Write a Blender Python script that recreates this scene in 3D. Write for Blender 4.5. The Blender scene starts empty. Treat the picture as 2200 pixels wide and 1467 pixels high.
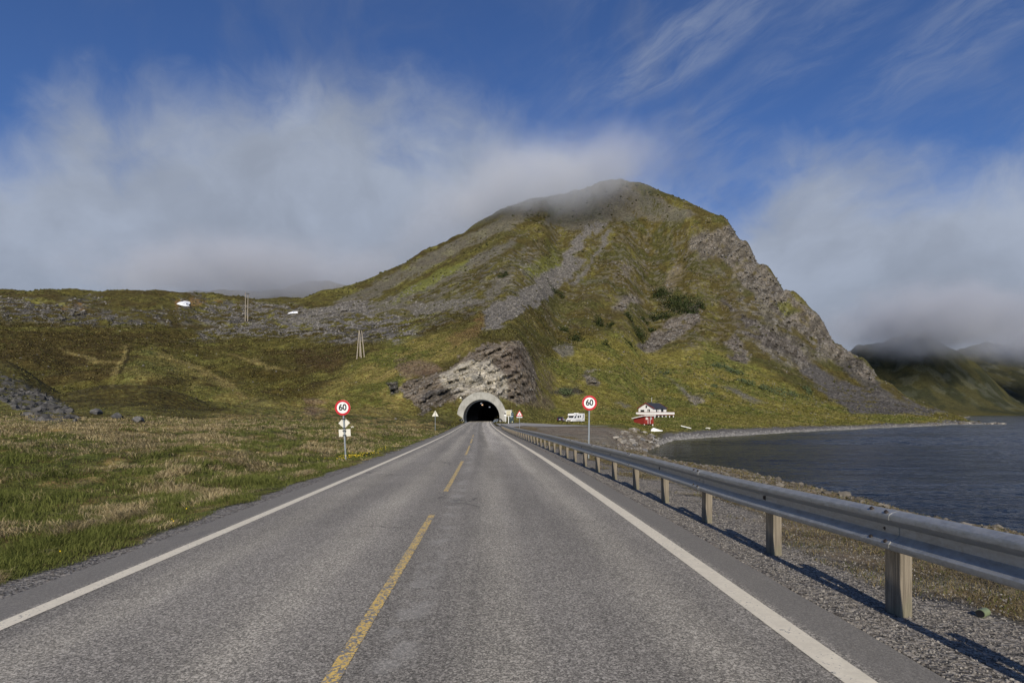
# Coast road running to a tunnel under a mountain beside the sea
SUN_E = 4.6; EXPO = 0.06; VB = 3
SKY_TINT = (.48,.63,.93)
CLOUD_HI = (3.35,3.8,4.7); CLOUD_LO = (1.65,1.88,2.25); CLOUD_VEIL = (1.7,2.05,3.0); CLOUD_CI = (2.6,3.1,4.3)
import bpy, bmesh, math, random
import numpy as np
from mathutils import Vector, Matrix
R = math.radians
rng = np.random.default_rng(7); random.seed(7)
SC = bpy.context.scene
COL = SC.collection
F = 1230.0; CX = 1100.0; HY = 888.0; CAMZ = 1.5      # focal length in photo pixels, principal column, horizon row, eye height

def P(px, py, D):                                    # point seen at a photo pixel, D metres ahead
    return Vector(((px-CX)*D/F, D, CAMZ + (HY-py)*D/F))

# ------------------------------------------------------------------ scene objects
def tag(o, label=None, cat=None, group=None, kind=None):
    if label: o['label'] = label
    if cat: o['category'] = cat
    if group: o['group'] = group
    if kind: o['kind'] = kind
    return o
def empty(name, loc=(0,0,0), rz=0.0):
    o = bpy.data.objects.new(name, None); COL.objects.link(o)
    o.location = loc; o.rotation_euler = (0,0,rz); o.empty_display_size = .2
    return o
class MB:
    """collects shapes of one mesh object"""
    def __init__(s): s.v = []; s.f = []; s.sm = []
    def add(s, v, f, smooth=False):
        n = len(s.v); s.v += [tuple(p) for p in v]; s.f += [tuple(i+n for i in q) for q in f]; s.sm += [smooth]*len(f); return s
    def box(s, x0, x1, y0, y1, z0, z1):
        v = [(x,y,z) for z in (z0,z1) for y in (y0,y1) for x in (x0,x1)]
        return s.add(v, [(0,2,3,1),(4,5,7,6),(0,1,5,4),(2,6,7,3),(0,4,6,2),(1,3,7,5)])
    def prism(s, poly, y0, y1, axis='y', smooth=False):   # polygon in the two other axes, extruded along axis
        n = len(poly); v = []
        for t in (y0, y1):
            for a, b in poly:
                v.append((a,t,b) if axis == 'y' else (t,a,b) if axis == 'x' else (a,b,t))
        f = [tuple(range(n))[::-1], tuple(range(n, 2*n))]
        s.add(v, f)
        m = len(s.v) - 2*n
        for i in range(n):
            j = (i+1) % n
            s.f.append((m+i, m+j, m+n+j, m+n+i)); s.sm.append(smooth)
        return s
    def tube(s, pts, r, n=10, cap=True):
        pts = [Vector(p) for p in pts]; rs = r if isinstance(r, (list,tuple)) else [r]*len(pts); v = []; f = []
        for i, p in enumerate(pts):
            d = (pts[min(i+1,len(pts)-1)] - pts[max(i-1,0)]).normalized()
            a = d.cross(Vector((0,0,1)) if abs(d.z) < .9 else Vector((1,0,0))).normalized(); b = d.cross(a)
            for k in range(n):
                t = 2*math.pi*k/n; v.append(p + (a*math.cos(t) + b*math.sin(t))*rs[i])
        for i in range(len(pts)-1):
            for k in range(n):
                f.append((i*n+k, i*n+(k+1)%n, (i+1)*n+(k+1)%n, (i+1)*n+k))
        s.add(v, f, True)
        if cap: s.add(v[:n], [tuple(range(n))[::-1]]); s.add(v[-n:], [tuple(range(n))])
        return s
    def disc(s, r, y0, y1, z, n=40, x=0.0, r0=None):      # disc or ring facing -y
        o = [(x+r*math.cos(2*math.pi*k/n), z+r*math.sin(2*math.pi*k/n)) for k in range(n)]
        if r0 is None: return s.prism(o, y0, y1)
        i = [(x+r0*math.cos(2*math.pi*k/n), z+r0*math.sin(2*math.pi*k/n)) for k in range(n)]
        v = [(a,y,b) for y in (y0,y1) for c in (o,i) for a,b in c]; f = []
        for k in range(n):
            j = (k+1)%n
            f += [(k,j,n+j,n+k),(2*n+k,3*n+k,3*n+j,2*n+j),(k,2*n+k,2*n+j,j),(n+k,n+j,3*n+j,3*n+k)]
        return s.add(v, f)
    def build(s, name, mat, parent=None, bevel=0.0):
        me = bpy.data.meshes.new(name); me.from_pydata(s.v, [], s.f)
        me.polygons.foreach_set('use_smooth', s.sm); me.materials.append(mat)
        bm = bmesh.new(); bm.from_mesh(me); bmesh.ops.recalc_face_normals(bm, faces=bm.faces); bm.to_mesh(me); bm.free()
        o = bpy.data.objects.new(name, me); COL.objects.link(o)
        if parent: o.parent = parent
        if bevel:
            b = o.modifiers.new('bevel','BEVEL'); b.width = bevel; b.segments = 2; b.limit_method = 'ANGLE'
        return o
def mesh_np(name, V, Fq, mat, smooth=True, attrs=None, parent=None):
    me = bpy.data.meshes.new(name); k = Fq.shape[1]
    me.vertices.add(len(V)); me.vertices.foreach_set('co', V.astype(np.float32).ravel())
    me.loops.add(Fq.size); me.loops.foreach_set('vertex_index', Fq.astype(np.int32).ravel())
    me.polygons.add(len(Fq)); me.polygons.foreach_set('loop_start', np.arange(0, Fq.size, k, dtype=np.int32))
    me.polygons.foreach_set('loop_total', np.full(len(Fq), k, dtype=np.int32))
    me.polygons.foreach_set('use_smooth', np.full(len(Fq), smooth, dtype=bool))
    me.update(calc_edges=True)
    for nm, arr in (attrs or {}).items():
        if arr.ndim == 2:
            a = me.attributes.new(nm, 'FLOAT_COLOR', 'POINT')
            c = np.ones((len(arr),4), np.float32); c[:,:3] = arr; a.data.foreach_set('color', c.ravel())
        else:
            a = me.attributes.new(nm, 'FLOAT', 'POINT'); a.data.foreach_set('value', arr.astype(np.float32))
    me.materials.append(mat)
    o = bpy.data.objects.new(name, me); COL.objects.link(o)
    if parent: o.parent = parent
    return o
def grid_faces(nr, nc):
    i = np.arange(nr*nc).reshape(nr, nc)
    return np.stack([i[:-1,:-1], i[:-1,1:], i[1:,1:], i[1:,:-1]], -1).reshape(-1,4)

# ------------------------------------------------------------------ numeric helpers
def hash2(ix, iy, seed):
    h = (ix.astype(np.int64)*374761393 + iy.astype(np.int64)*668265263 + seed*974634777) & 0xffffffff
    h = ((h ^ (h >> 13))*1274126177) & 0xffffffff
    return ((h ^ (h >> 16)) & 0xffff)/65535.0
def vnoise(x, y, seed=0):
    ix = np.floor(x); iy = np.floor(y); fx = x-ix; fy = y-iy
    fx = fx*fx*fx*(fx*(fx*6-15)+10); fy = fy*fy*fy*(fy*(fy*6-15)+10)
    a = hash2(ix,iy,seed); b = hash2(ix+1,iy,seed); c = hash2(ix,iy+1,seed); d = hash2(ix+1,iy+1,seed)
    return (a*(1-fx)+b*fx)*(1-fy) + (c*(1-fx)+d*fx)*fy
def fbm(x, y, o=5, seed=0, g=.5):
    t = 0; a = 1; s = 0
    for k in range(o):
        t = t + a*vnoise(x, y, seed+k*17); s += a; a *= g
        x, y = x*1.62+y*1.18+3.1, y*1.62-x*1.18+7.7
    return t/s
def sstep(a, b, x):
    t = np.clip((x-a)/(b-a), 0, 1); return t*t*(3-2*t)
def pchip(x, y, xi):
    x = np.asarray(x, float); y = np.asarray(y, float)
    h = np.diff(x); d = np.diff(y, axis=0)/(h.reshape(-1, *[1]*(y.ndim-1)))
    m = np.zeros_like(y); m[0] = d[0]; m[-1] = d[-1]
    p = d[:-1]*d[1:]
    with np.errstate(all='ignore'):
        w = np.where(p > 0, 2*p/(d[:-1]+d[1:]), 0)
    m[1:-1] = np.nan_to_num(w)
    k = np.clip(np.searchsorted(x, xi)-1, 0, len(x)-2)
    hh = h[k]; t = np.clip((xi-x[k])/hh, 0, 1)
    if y.ndim > 1: hh = hh[:,None]; t = t[:,None]
    return ((2*t**3-3*t**2+1)*y[k] + (t**3-2*t**2+t)*hh*m[k] + (-2*t**3+3*t**2)*y[k+1] + (t**3-t**2)*hh*m[k+1])

# ------------------------------------------------------------------ node helper
class NT:
    def __init__(s, name, world=False):
        if world: s.t = name
        else:
            s.m = bpy.data.materials.new(name); s.m.use_nodes = True; s.t = s.m.node_tree
        s.t.nodes.clear()
    def n(s, typ, **kw):
        x = s.t.nodes.new(typ)
        for k, v in kw.items(): setattr(x, k, v)
        return x
    def put(s, sock, v):
        if isinstance(v, bpy.types.NodeSocket): s.t.links.new(v, sock)
        elif v is not None:
            if hasattr(sock.default_value, '__len__') and not hasattr(v, '__len__'): v = (v,)*len(sock.default_value)
            if hasattr(v, '__len__') and len(sock.default_value) == 4 and len(v) == 3: v = (*v, 1)
            sock.default_value = v
    def math(s, op, a, b=None, c=None, clamp=False):
        x = s.n('ShaderNodeMath', operation=op, use_clamp=clamp); s.put(x.inputs[0], a); s.put(x.inputs[1], b); s.put(x.inputs[2], c); return x.outputs[0]
    def mix(s, fac, a, b, blend='MIX'):
        x = s.n('ShaderNodeMix', data_type='RGBA', blend_type=blend); s.put(x.inputs[0], fac); s.put(x.inputs[6], a); s.put(x.inputs[7], b); return x.outputs[2]
    def rng(s, v, a, b, c=0.0, d=1.0, smooth=True):
        x = s.n('ShaderNodeMapRange', interpolation_type='SMOOTHSTEP' if smooth else 'LINEAR')
        for i, q in enumerate((v,a,b,c,d)): s.put(x.inputs[i], q)
        return x.outputs[0]
    def vmul(s, v, k):
        x = s.n('ShaderNodeVectorMath', operation='MULTIPLY'); s.put(x.inputs[0], v); s.put(x.inputs[1], k); return x.outputs[0]
    def vadd(s, v, k):
        x = s.n('ShaderNodeVectorMath', operation='ADD'); s.put(x.inputs[0], v); s.put(x.inputs[1], k); return x.outputs[0]
    def noise(s, vec, scale, detail=4, rough=.55, dist=0.0, col=False):
        x = s.n('ShaderNodeTexNoise'); s.put(x.inputs['Vector'], vec); s.put(x.inputs['Scale'], scale); x.inputs['Detail'].default_value = detail
        x.inputs['Roughness'].default_value = rough; x.inputs['Distortion'].default_value = dist; return x.outputs[1 if col else 0]
    def voro(s, vec, scale, out='Color', feature='F1', rand=1.0):
        x = s.n('ShaderNodeTexVoronoi', feature=feature); s.put(x.inputs['Vector'], vec); x.inputs['Scale'].default_value = scale
        x.inputs['Randomness'].default_value = rand; return x.outputs[out]
    def attr(s, name, out='Fac'):
        return s.n('ShaderNodeAttribute', attribute_name=name).outputs[out]
    def obj(s): return s.n('ShaderNodeTexCoord').outputs['Object']
    def sep(s, v):
        x = s.n('ShaderNodeSeparateXYZ'); s.put(x.inputs[0], v); return x.outputs
    def comb(s, a, b, c):
        x = s.n('ShaderNodeCombineXYZ'); s.put(x.inputs[0], a); s.put(x.inputs[1], b); s.put(x.inputs[2], c); return x.outputs[0]
    def bump(s, h, dist, strength=1.0, normal=None):
        x = s.n('ShaderNodeBump'); s.put(x.inputs['Strength'], strength); s.put(x.inputs['Distance'], dist); s.put(x.inputs['Height'], h)
        if normal is not None: s.put(x.inputs['Normal'], normal)
        return x.outputs[0]
    def out(s, color, rough=.8, metal=0.0, normal=None, spec=.3, **kw):
        b = s.n('ShaderNodeBsdfPrincipled'); s.put(b.inputs['Base Color'], color); s.put(b.inputs['Roughness'], rough); s.put(b.inputs['Metallic'], metal)
        s.put(b.inputs['Specular IOR Level'], spec)
        if normal is not None: s.put(b.inputs['Normal'], normal)
        for k, v in kw.items(): s.put(b.inputs[k], v)
        o = s.n('ShaderNodeOutputMaterial'); s.t.links.new(b.outputs[0], o.inputs[0]); return s.m
def plain(name, c, rough=.6, metal=0.0, var=.15, scale=6.0, spec=.3, bump=0.0, spread=None):
    """a material with a little wear: colour varied by two noises"""
    t = NT(name); o = t.obj(); n = t.noise(o, scale, 6, .6); n2 = t.noise(o, scale*7, 3)
    f = t.math('ADD', t.math('MULTIPLY', n, 1.3), t.math('MULTIPLY', n2, .5))
    col = t.mix(t.rng(f, .5, 1.3), tuple(x*(1-var) for x in c), tuple(min(1, x*(1+var)) for x in c))
    return t.out(col, t.rng(n, .3, .7, max(.05, rough-.1), min(1, rough+.1)), metal, t.bump(n2, bump) if bump else None, spec)

# ------------------------------------------------------------------ the road's course
RY = [-20,3.25,7.3,23,63,110,154,170,300]; RX = [.1,-.836,-.98,-1.69,-3.98,-6.6,-8.6,-9.1,-12.2]
RZY = [-20,0,7,23,40,63,100,164,300];      RZ = [.16,0,-.055,-.21,-.40,-.62,-.77,-.83,-.85]
def road_x(y): return pchip(RY, RX, np.asarray(y, float))
def road_z(y): return pchip(RZY, RZ, np.asarray(y, float))
SEA = CAMZ - 6.0

# ------------------------------------------------------------------ terrain profiles: column -> (metres ahead, photo row) or (metres, 'z', height below/above the eye)
PROF = {
 -700: [(3,'z',-1.7),(20,'z',-1.3),(60,903),(85,860),(110,800),(125,770),(170,'z',11),(260,750),(350,705),(450,660),(520,640),(600,628),'s'],
 0:    [(3,'z',-1.75),(10,'z',-1.66),(20,'z',-1.38),(40,'z',-1.05),(60,905),(82,862),(104,803),(118,779),(150,'z',6.0),(190,'z',10),(260,760),(350,710),(450,668),(520,648),(600,630),'s'],
 150:  [(3,'z',-1.75),(10,'z',-1.66),(20,'z',-1.38),(40,'z',-1.05),(60,906),(80,884),(98,850),(110,829),(140,'z',2.6),(175,'z',6),(230,802),(330,730),(450,672),(520,652),(600,628),'s'],
 300:  [(3,'z',-1.75),(10,'z',-1.66),(20,'z',-1.42),(40,'z',-1.10),(60,907),(75,893),(92,866),(106,837),(138,'z',1.6),(200,825),(300,755),(400,705),(500,660),(560,640),(610,625),'s'],
 450:  [(3,'z',-1.75),(10,'z',-1.68),(20,'z',-1.5),(40,'z',-1.2),(60,908),(85,893),(110,872),(145,'z',-.4),(200,842),(300,775),(400,722),(500,682),(570,655),(620,634),'s'],
 600:  [(3,'z',-1.8),(15,'z',-1.8),(22,'z',-1.78),(40,'z',-1.5),(60,910),(100,893),(150,870),(200,835),(260,800),(330,762),(400,718),(500,682),(600,657),(680,645),'s'],
 750:  [(3,'z',-1.8),(22,'z',-1.86),(30,'z',-1.8),(60,916),(100,898),(150,872),(180,842),(220,800),(280,765),(340,732),(420,702),(520,665),(620,637),(720,619),'s'],
 900:  [(3,'z',-1.8),(22,'z',-1.86),(50,930),(80,918),(105,906),(135,897),(158,889),(165,872),(175,832),(184,803),(200,782),(240,760),(300,725),(380,690),(480,650),(600,610),(780,553),'s'],
 960:  [(3,'z',-1.8),(22,'z',-1.86),(60,930),(100,915),(135,901),(158,888),(166,858),(174,825),(183,798),(200,768),(250,740),(330,692),(430,655),(560,600),(680,557),(790,524),'s'],
 1030: [(3,'z',-1.6),(60,'z',-2.15),(100,'z',-2.3),(160,906),(166,884),(170,848),(177,815),(188,770),(200,736),(260,713),(340,676),(440,632),(560,577),(700,522),(820,485),'s'],
 1100: [(3,'z',-1.6),(60,'z',-2.3),(95,916),(130,909),(160,906),(168,886),(178,845),(190,790),(203,732),(260,705),(340,665),(440,612),(560,552),(700,496),(840,452),'s'],
 1160: [(3,'z',-1.6),(60,'z',-2.35),(95,918),(115,912),(160,907),(178,898),(196,874),(214,832),(238,797),(272,762),(326,722),(402,672),(500,612),(620,550),(740,484),(860,434),'s'],
 1200: [(3,'z',-1.6),(35,'z',-2.0),(60,937),(100,918),(115,914),(135,911),(178,907),(200,895),(230,860),(260,820),(300,780),(360,740),(440,692),(540,632),(660,562),(780,485),(880,425),'s'],
 1300: [(3,'z',-1.6),(35,'z',-2.1),(60,939),(85,928),(105,918),(125,913),(178,908),(205,897),(235,868),(265,835),(320,790),(390,742),(470,692),(570,622),(680,550),(790,474),(890,396),'s'],
 1335: [(3,'z',-2),(35,'z',-3),(60,'z',-4.2),(80,956),(100,930),(110,919),(130,913),(178,908),(205,897),(237,872),(268,843),(322,796),(392,748),(472,698),(572,626),(683,552),(795,474),(895,389),'s'],
 1400: [(3,'z',-8),(70,'z',-8),(88,'z',-6.8),(97,964),(110,938),(140,930),(165,922),(190,914),(208,905),(221,898),(260,880),(320,845),(390,800),(470,752),(560,692),(650,625),(760,545),(885,409),'s'],
 1450: [(3,'z',-8),(105,'z',-8),(122,'z',-6.6),(129,945),(150,926),(178,917),(195,911),(221,898),(250,885),(310,852),(375,812),(450,764),(535,704),(625,632),(730,552),(870,430),'s'],
 1500: [(3,'z',-8),(118,'z',-8),(133,'z',-6.6),(139,941),(165,924),(200,906),(240,891),(300,862),(360,825),(430,778),(510,718),(600,645),(700,562),(845,447),'s'],
 1550: [(3,'z',-8),(125,'z',-8),(142,'z',-6.6),(148,938),(175,922),(208,904),(250,889),(310,863),(372,826),(442,778),(522,716),(612,640),(700,562),(795,467),'s'],
 1600: [(3,'z',-8),(132,'z',-8),(150,'z',-6.6),(157,935),(185,920),(215,903),(260,888),(320,865),(390,825),(460,772),(540,702),(620,626),(690,560),(735,519),'s'],
 1640: [(3,'z',-8),(142,'z',-8),(160,'z',-6.6),(167,932),(194,918),(225,903),(272,888),(335,863),(405,822),(465,773),(535,708),(600,645),(650,600),(680,569),'s'],
 1700: [(3,'z',-8),(155,'z',-8),(173,'z',-6.6),(180,929),(207,917),(240,902),(300,886),(370,858),(440,812),(510,752),(570,690),(628,625),'s'],
 1750: [(3,'z',-8),(168,'z',-8),(186,'z',-6.6),(193,926.5),(220,914),(252,903),(315,886),(385,860),(450,820),(515,764),(560,715),(598,670),'s'],
 1800: [(3,'z',-8),(180,'z',-8),(198,'z',-6.6),(205,924),(235,912),(265,903),(330,886),(400,862),(460,831),(520,790),(562,737),'s'],
 1850: [(3,'z',-8),(195,'z',-8),(214,'z',-6.6),(221,921.5),(250,910),(282,900),(350,885),(415,861),(470,826),(530,769),'s'],
 1900: [(3,'z',-8),(212,'z',-8),(230,'z',-6.6),(238,919),(265,909),(300,898),(370,884),(430,860),(482,817),'s'],
 1950: [(3,'z',-8),(230,'z',-8),(248,'z',-6.6),(256,917),(285,907),(325,897),(395,884),(440,868),(475,851),'s'],
 2000: [(3,'z',-8),(245,'z',-8),(266,'z',-6.6),(274,915),(300,906),(350,897),(420,889),(450,882),(475,876),'s'],
 2050: [(3,'z',-8),(280,'z',-8),(300,'z',-6.6),(308,912),(325,906),(370,900),(420,895),(450,892),'s'],
 2100: [(3,'z',-8),(285,'z',-8),(305,'z',-6.6),(313,911.6),(325,908.5),(340,907.4),(365,'z',-7),(420,'z',-8)],
 2150: [(3,'z',-8),(295,'z',-8),(306,'z',-6.3),(314,'z',-5.8),(322,'z',-6.2),(350,'z',-8)],
 2175: [(3,'z',-8),(300,'z',-8),(420,'z',-8)],
 3000: [(3,'z',-8),(300,'z',-8),(420,'z',-8)],
}
DROW = np.concatenate([np.geomspace(1.3, 150, 420, endpoint=False), np.geomspace(150, 1000, 560, endpoint=False), np.geomspace(1000, 1500, 12)])
PCOL = np.concatenate([np.linspace(-620, -40, 90, endpoint=False), np.arange(-40, 2200, 2.0), np.linspace(2200, 2700, 50)])
def profiles():
    keys = sorted(PROF); Z = []
    for k in keys:
        d = []; z = []
        for e in PROF[k]:
            if e == 's':
                d += [d[-1]*1.06, d[-1]*1.3, d[-1]*2.4]; z += [z[-1]*.985-1, z[-1]*.72-4, min(0, z[-1]*.1)]; continue
            d.append(e[0]); z.append(e[2] if e[1] == 'z' else (HY-e[1])*e[0]/F)
        d = [.5]+d; z = [z[0]]+z
        if d[-1] < 2000: d.append(2500); z.append(z[-1])
        Z.append(pchip(d, z, DROW))
    return pchip(keys, np.array(Z), PCOL).T            # rows x columns
ZT = profiles()
DD, PP = np.meshgrid(DROW, PCOL, indexing='ij')
AA = (PP-CX)/F
XX = AA*DD; YY = DD
OFF = XX - road_x(DD.ravel()).reshape(DD.shape)
RZZ = road_z(DD.ravel()).reshape(DD.shape) - CAMZ
# cross-section beside the road
cs_l = RZZ - .05 - .22*sstep(3.6, 6.5, -OFF) + .04*np.clip(-OFF-6.5, 0, 10)
wob = (fbm(DD*.35, DD*0, 3, 5)-.5)
edge = 9.2 + wob*1.6
cs_r = RZZ - .05 - .045*np.clip(OFF-3.6, 0, 6) - np.clip(OFF-edge, 0, 40)*.62
cs_r = np.maximum(cs_r, -8)
wl = (1-sstep(4.2, 9, -OFF))*(OFF < 0)
wr = (OFF >= 0)*np.maximum(1-sstep(4.5, 9, OFF), 1-sstep(34, 58, DD))
wt = 1-sstep(157, 163, DD)
ZT = ZT + (cs_l-ZT)*wl*wt + (cs_r-ZT)*wr*wt
ROADW = (np.abs(OFF) < 3.42)
INS = sstep(3.35, 3.5, np.abs(OFF))
# natural roughness
far = sstep(15, 260, DD)
away = sstep(4.5, 9, np.abs(OFF))*np.where(DD > 163, 1, 1)
away = np.where(DD > 165, 1, away)
under = sstep(-6.6, -5.6, ZT)
flat = 1-.85*sstep(1110,1150,PP)*sstep(1420,1380,PP)*sstep(88,96,DD)*sstep(212,200,DD)
ZT += flat*under*away*((fbm(XX*.11, YY*.11, 4, 11)-.5)*(.35+1.4*far)*np.where(DD < 70, .6, 1) + (fbm(XX*.6, YY*.6, 3, 12)-.5)*(.28+.22*(OFF<0)*(DD<60))*np.where(DD < 6, .3, 1))
hil = sstep(180, 320, DD)
kn = (fbm(XX*.045+3, YY*.045, 3, 25)-.5)*9*sstep(75,130,DD)*sstep(330,240,DD)*sstep(880,760,PP)
ZT += kn
ZT += hil*under*((fbm(XX*.3, YY*.3, 3, 33)-.5)*1.3*sstep(230,330,DD) + (fbm((XX-.25*YY)*.05,(YY+.5*XX)*.012,3,34)-.5)*9*sstep(300,450,DD)*sstep(1000,1150,PP)*sstep(1500,1350,PP) + (fbm(XX*.028, YY*.028, 4, 21)-.5)*11*sstep(230, 520, DD)*np.where(PP > 1400, .6, 1) + (fbm(XX*.09, YY*.09, 4, 31)-.5)*3.2)
GZ = ZT.copy()
ROUT = CAMZ + GZ
def project(Zc): return HY - Zc*F/DD
PY = project(GZ)
def ground(x, y):
    a = CX + F*x/y
    i = np.interp(a, PCOL, np.arange(len(PCOL))); j = np.interp(y, DROW, np.arange(len(DROW)))
    i0 = np.minimum(np.floor(i).astype(int), len(PCOL)-2); j0 = np.minimum(np.floor(j).astype(int), len(DROW)-2); fi = i-i0; fj = j-j0
    z = (GZ[j0,i0]*(1-fi)+GZ[j0,i0+1]*fi)*(1-fj) + (GZ[j0+1,i0]*(1-fi)+GZ[j0+1,i0+1]*fi)*fj
    return z + CAMZ
def gz(x, y): return float(ground(np.array([x]), np.array([y]))[0])
def at(px, py, dmin=30):                              # first ground point seen through a photo pixel
    i = int(np.argmin(np.abs(PCOL-px))); col = PY[:,i]; ok = np.where((col <= py) & (DROW > dmin))[0]
    j = ok[0] if len(ok) else len(DROW)-1
    D = DROW[j]; return Vector(((px-CX)*D/F, D, CAMZ+GZ[j,i]))
# ------------------------------------------------------------------ what grows or lies where (masks kept on the ground itself)
WPX = PP + (fbm(XX*.05+9, YY*.05, 4, 41)-.5)*26 + (fbm(PP*.06, PY*.06, 3, 43)-.5)*14
WPY = PY + (fbm(XX*.05+90, YY*.05+5, 4, 42)-.5)*14 + (fbm(PP*.06+50, PY*.06, 3, 44)-.5)*9
def poly(pts, fe=10, dmin=55, dmax=1200, warp=True):
    pts = np.array(pts, float); m = np.zeros(PP.shape)
    X, Y = (WPX, WPY) if warp else (PP, PY)
    lo = pts.min(0)-fe-25; hi = pts.max(0)+fe+25
    sel = np.where((X > lo[0]) & (X < hi[0]) & (Y > lo[1]) & (Y < hi[1]) & (DD > dmin) & (DD < dmax))
    if len(sel[0]) == 0: return m
    x = X[sel]; y = Y[sel]; ins = np.zeros(len(x), bool); d2 = np.full(len(x), 1e9)
    for (ax, ay), (bx, by) in zip(pts, np.roll(pts, -1, 0)):
        c = ((ay > y) != (by > y)) & (x < (bx-ax)*(y-ay)/((by-ay) or 1e-9)+ax); ins ^= c
        ex, ey = bx-ax, by-ay; t = np.clip(((x-ax)*ex+(y-ay)*ey)/(ex*ex+ey*ey+1e-9), 0, 1)
        d2 = np.minimum(d2, (x-ax-t*ex)**2+(y-ay-t*ey)**2)
    sd = np.where(ins, 1, -1)*np.sqrt(d2)
    m[sel] = sstep(-fe*.5, fe*.5, sd); return m
def C(*c): return np.array(c)
col = np.zeros(PP.shape+(3,)); rocky = np.zeros(PP.shape); bedm = np.zeros(PP.shape); gravel = np.zeros(PP.shape)
def lay(c, m):
    global col
    col = col + (np.asarray(c)-col)*m[...,None]
na = fbm(XX*.02, YY*.02, 5, 51); nb = fbm(XX*.11, YY*.11, 5, 52); nc = fbm(XX*.7, YY*.7, 4, 53); nd = fbm(XX*.05+20, YY*.05, 4, 54)
ns = fbm((XX-.25*YY)*.10, (YY+.5*XX)*.015, 4, 55)             # streaks down the slope
MOOR = C(.066,.059,.018); MOSS = C(.090,.085,.024); BRIGHT = C(.140,.140,.040); STRAW = C(.30,.235,.105); GREEN = C(.078,.088,.024)
col[:] = MOOR
lay(MOSS, sstep(.42, .60, na*.5+nb*.5))
lay(BRIGHT, .8*sstep(.55, .66, nd*.6+nb*.4))
lay(C(.052,.041,.015), .7*sstep(.55, .65, fbm(XX*.03+7, YY*.05, 4, 56)))
# mountain: olive heath with paler streaks
mt = sstep(1000, 1180, PP)*sstep(190, 230, DD)
lay(C(.074,.064,.019), mt*.8); lay(C(.120,.116,.032), mt*.75*sstep(.47, .60, ns*.5+nb*.5)); lay(C(.050,.040,.016), mt*.75*sstep(.52, .60, nb*.6+nd*.4)); lay(C(.052,.060,.018), mt*.6*sstep(.55,.62,fbm(XX*.035+40,YY*.035,5,57)))
lay(C(.165,.15,.095), mt*.55*sstep(.58, .66, nc*.5+nb*.5))
low = poly([(1120,900),(1130,790),(1180,770),(1260,730),(1340,715),(1420,760),(1520,735),(1560,760),(1640,800),(1760,860),(2100,905),(2060,912),(1450,935),(1290,930)], 34)
lay(C(.158,.150,.038), low*.88); lay(C(.095,.112,.028), low*.8*sstep(.46, .6, nd)); lay(C(.24,.21,.085), low*.5*sstep(.52, .64, nc*.6+nb*.4))
valley = poly([(440,915),(520,885),(620,862),(700,835),(740,800),(790,760),(850,730),(1000,720),(1040,740),(960,775),(900,800),(880,850),(900,900),(800,930),(640,940)], 30)
lay(C(.175,.160,.048), valley*.85); lay(C(.078,.10,.02), valley*.7*sstep(.5, .6, nd)); lay(C(.28,.225,.09), valley*.5*sstep(.53, .63, nc*.5+nb*.5))
v2 = poly([(270,780),(320,740),(430,790),(520,840),(620,890),(540,910),(440,855),(360,815),(250,840),(230,822)], 46)
v2 = sstep(.35,.75,v2*.8+(nb-.5)*.9+(nc-.5)*.5)
lay(C(.165,.152,.052), v2*.75); lay(C(.08,.10,.03), v2*.6*sstep(.48, .58, nd))
lay(C(.060,.052,.014), .7*poly([(180,835),(300,832),(430,858),(560,905),(420,905),(300,880),(200,860)], 14))
lay(C(.058,.046,.016), .7*poly([(0,715),(240,700),(270,760),(250,810),(220,830),(100,800),(0,770)], 20))
lay(C(.055,.039,.018), .75*poly([(640,755),(730,750),(745,780),(720,800),(640,780)], 14))
lay(C(.06,.052,.012), .7*poly([(500,790),(640,800),(690,845),(660,860),(560,830)], 16))
lay(C(.20,.13,.065), .5*poly([(950,732),(1010,700),(1040,668),(1052,690),(1030,718),(985,742)], 12))
for q in ([(268,742),(282,742),(262,790),(240,830),(232,830),(252,785)],[(330,758),(350,758),(430,790),(500,825),(560,865),(530,858),(440,806)],[(120,742),(200,770),(270,782),(200,778)],[(480,760),(560,775),(640,800),(560,785)]): lay(C(.21,.18,.075), .75*poly(q, 7))
lay(C(.03,.026,.010), .8*poly([(276,742),(286,744),(268,795),(248,832),(244,830),(262,790)], 5))
lay(C(.115,.112,.03), .7*sstep(.5,.6,nd)*sstep(75,95,DD)*sstep(260,210,DD)*sstep(900,700,PP))
for p in ([(130,657),(160,652),(185,660),(140,664)],[(380,645),(420,640),(440,650),(375,660)],[(455,643),(480,645),(470,650)]): lay(C(.22,.14,.06), .7*poly(p, 8))
# meadow
mea = (1-sstep(-7, 9, DD-60-52*sstep(330,620,PP)+(fbm(XX*.12,YY*.12,4,63)-.5)*26))*(OFF < 0)
lay(GREEN, mea)
st = sstep(.47, .58, fbm(XX*.5, YY*.26, 4, 61)*.58 + fbm(XX*1.7, YY*1.0, 3, 62)*.42 + .10*sstep(18, 40, DD)*sstep(600, 350, PP) - .07*(1-sstep(5, 9, -OFF)))
lay(STRAW, mea*st*.8); lay(C(.17,.135,.06), mea*.5*sstep(.55, .63, nc))
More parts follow.
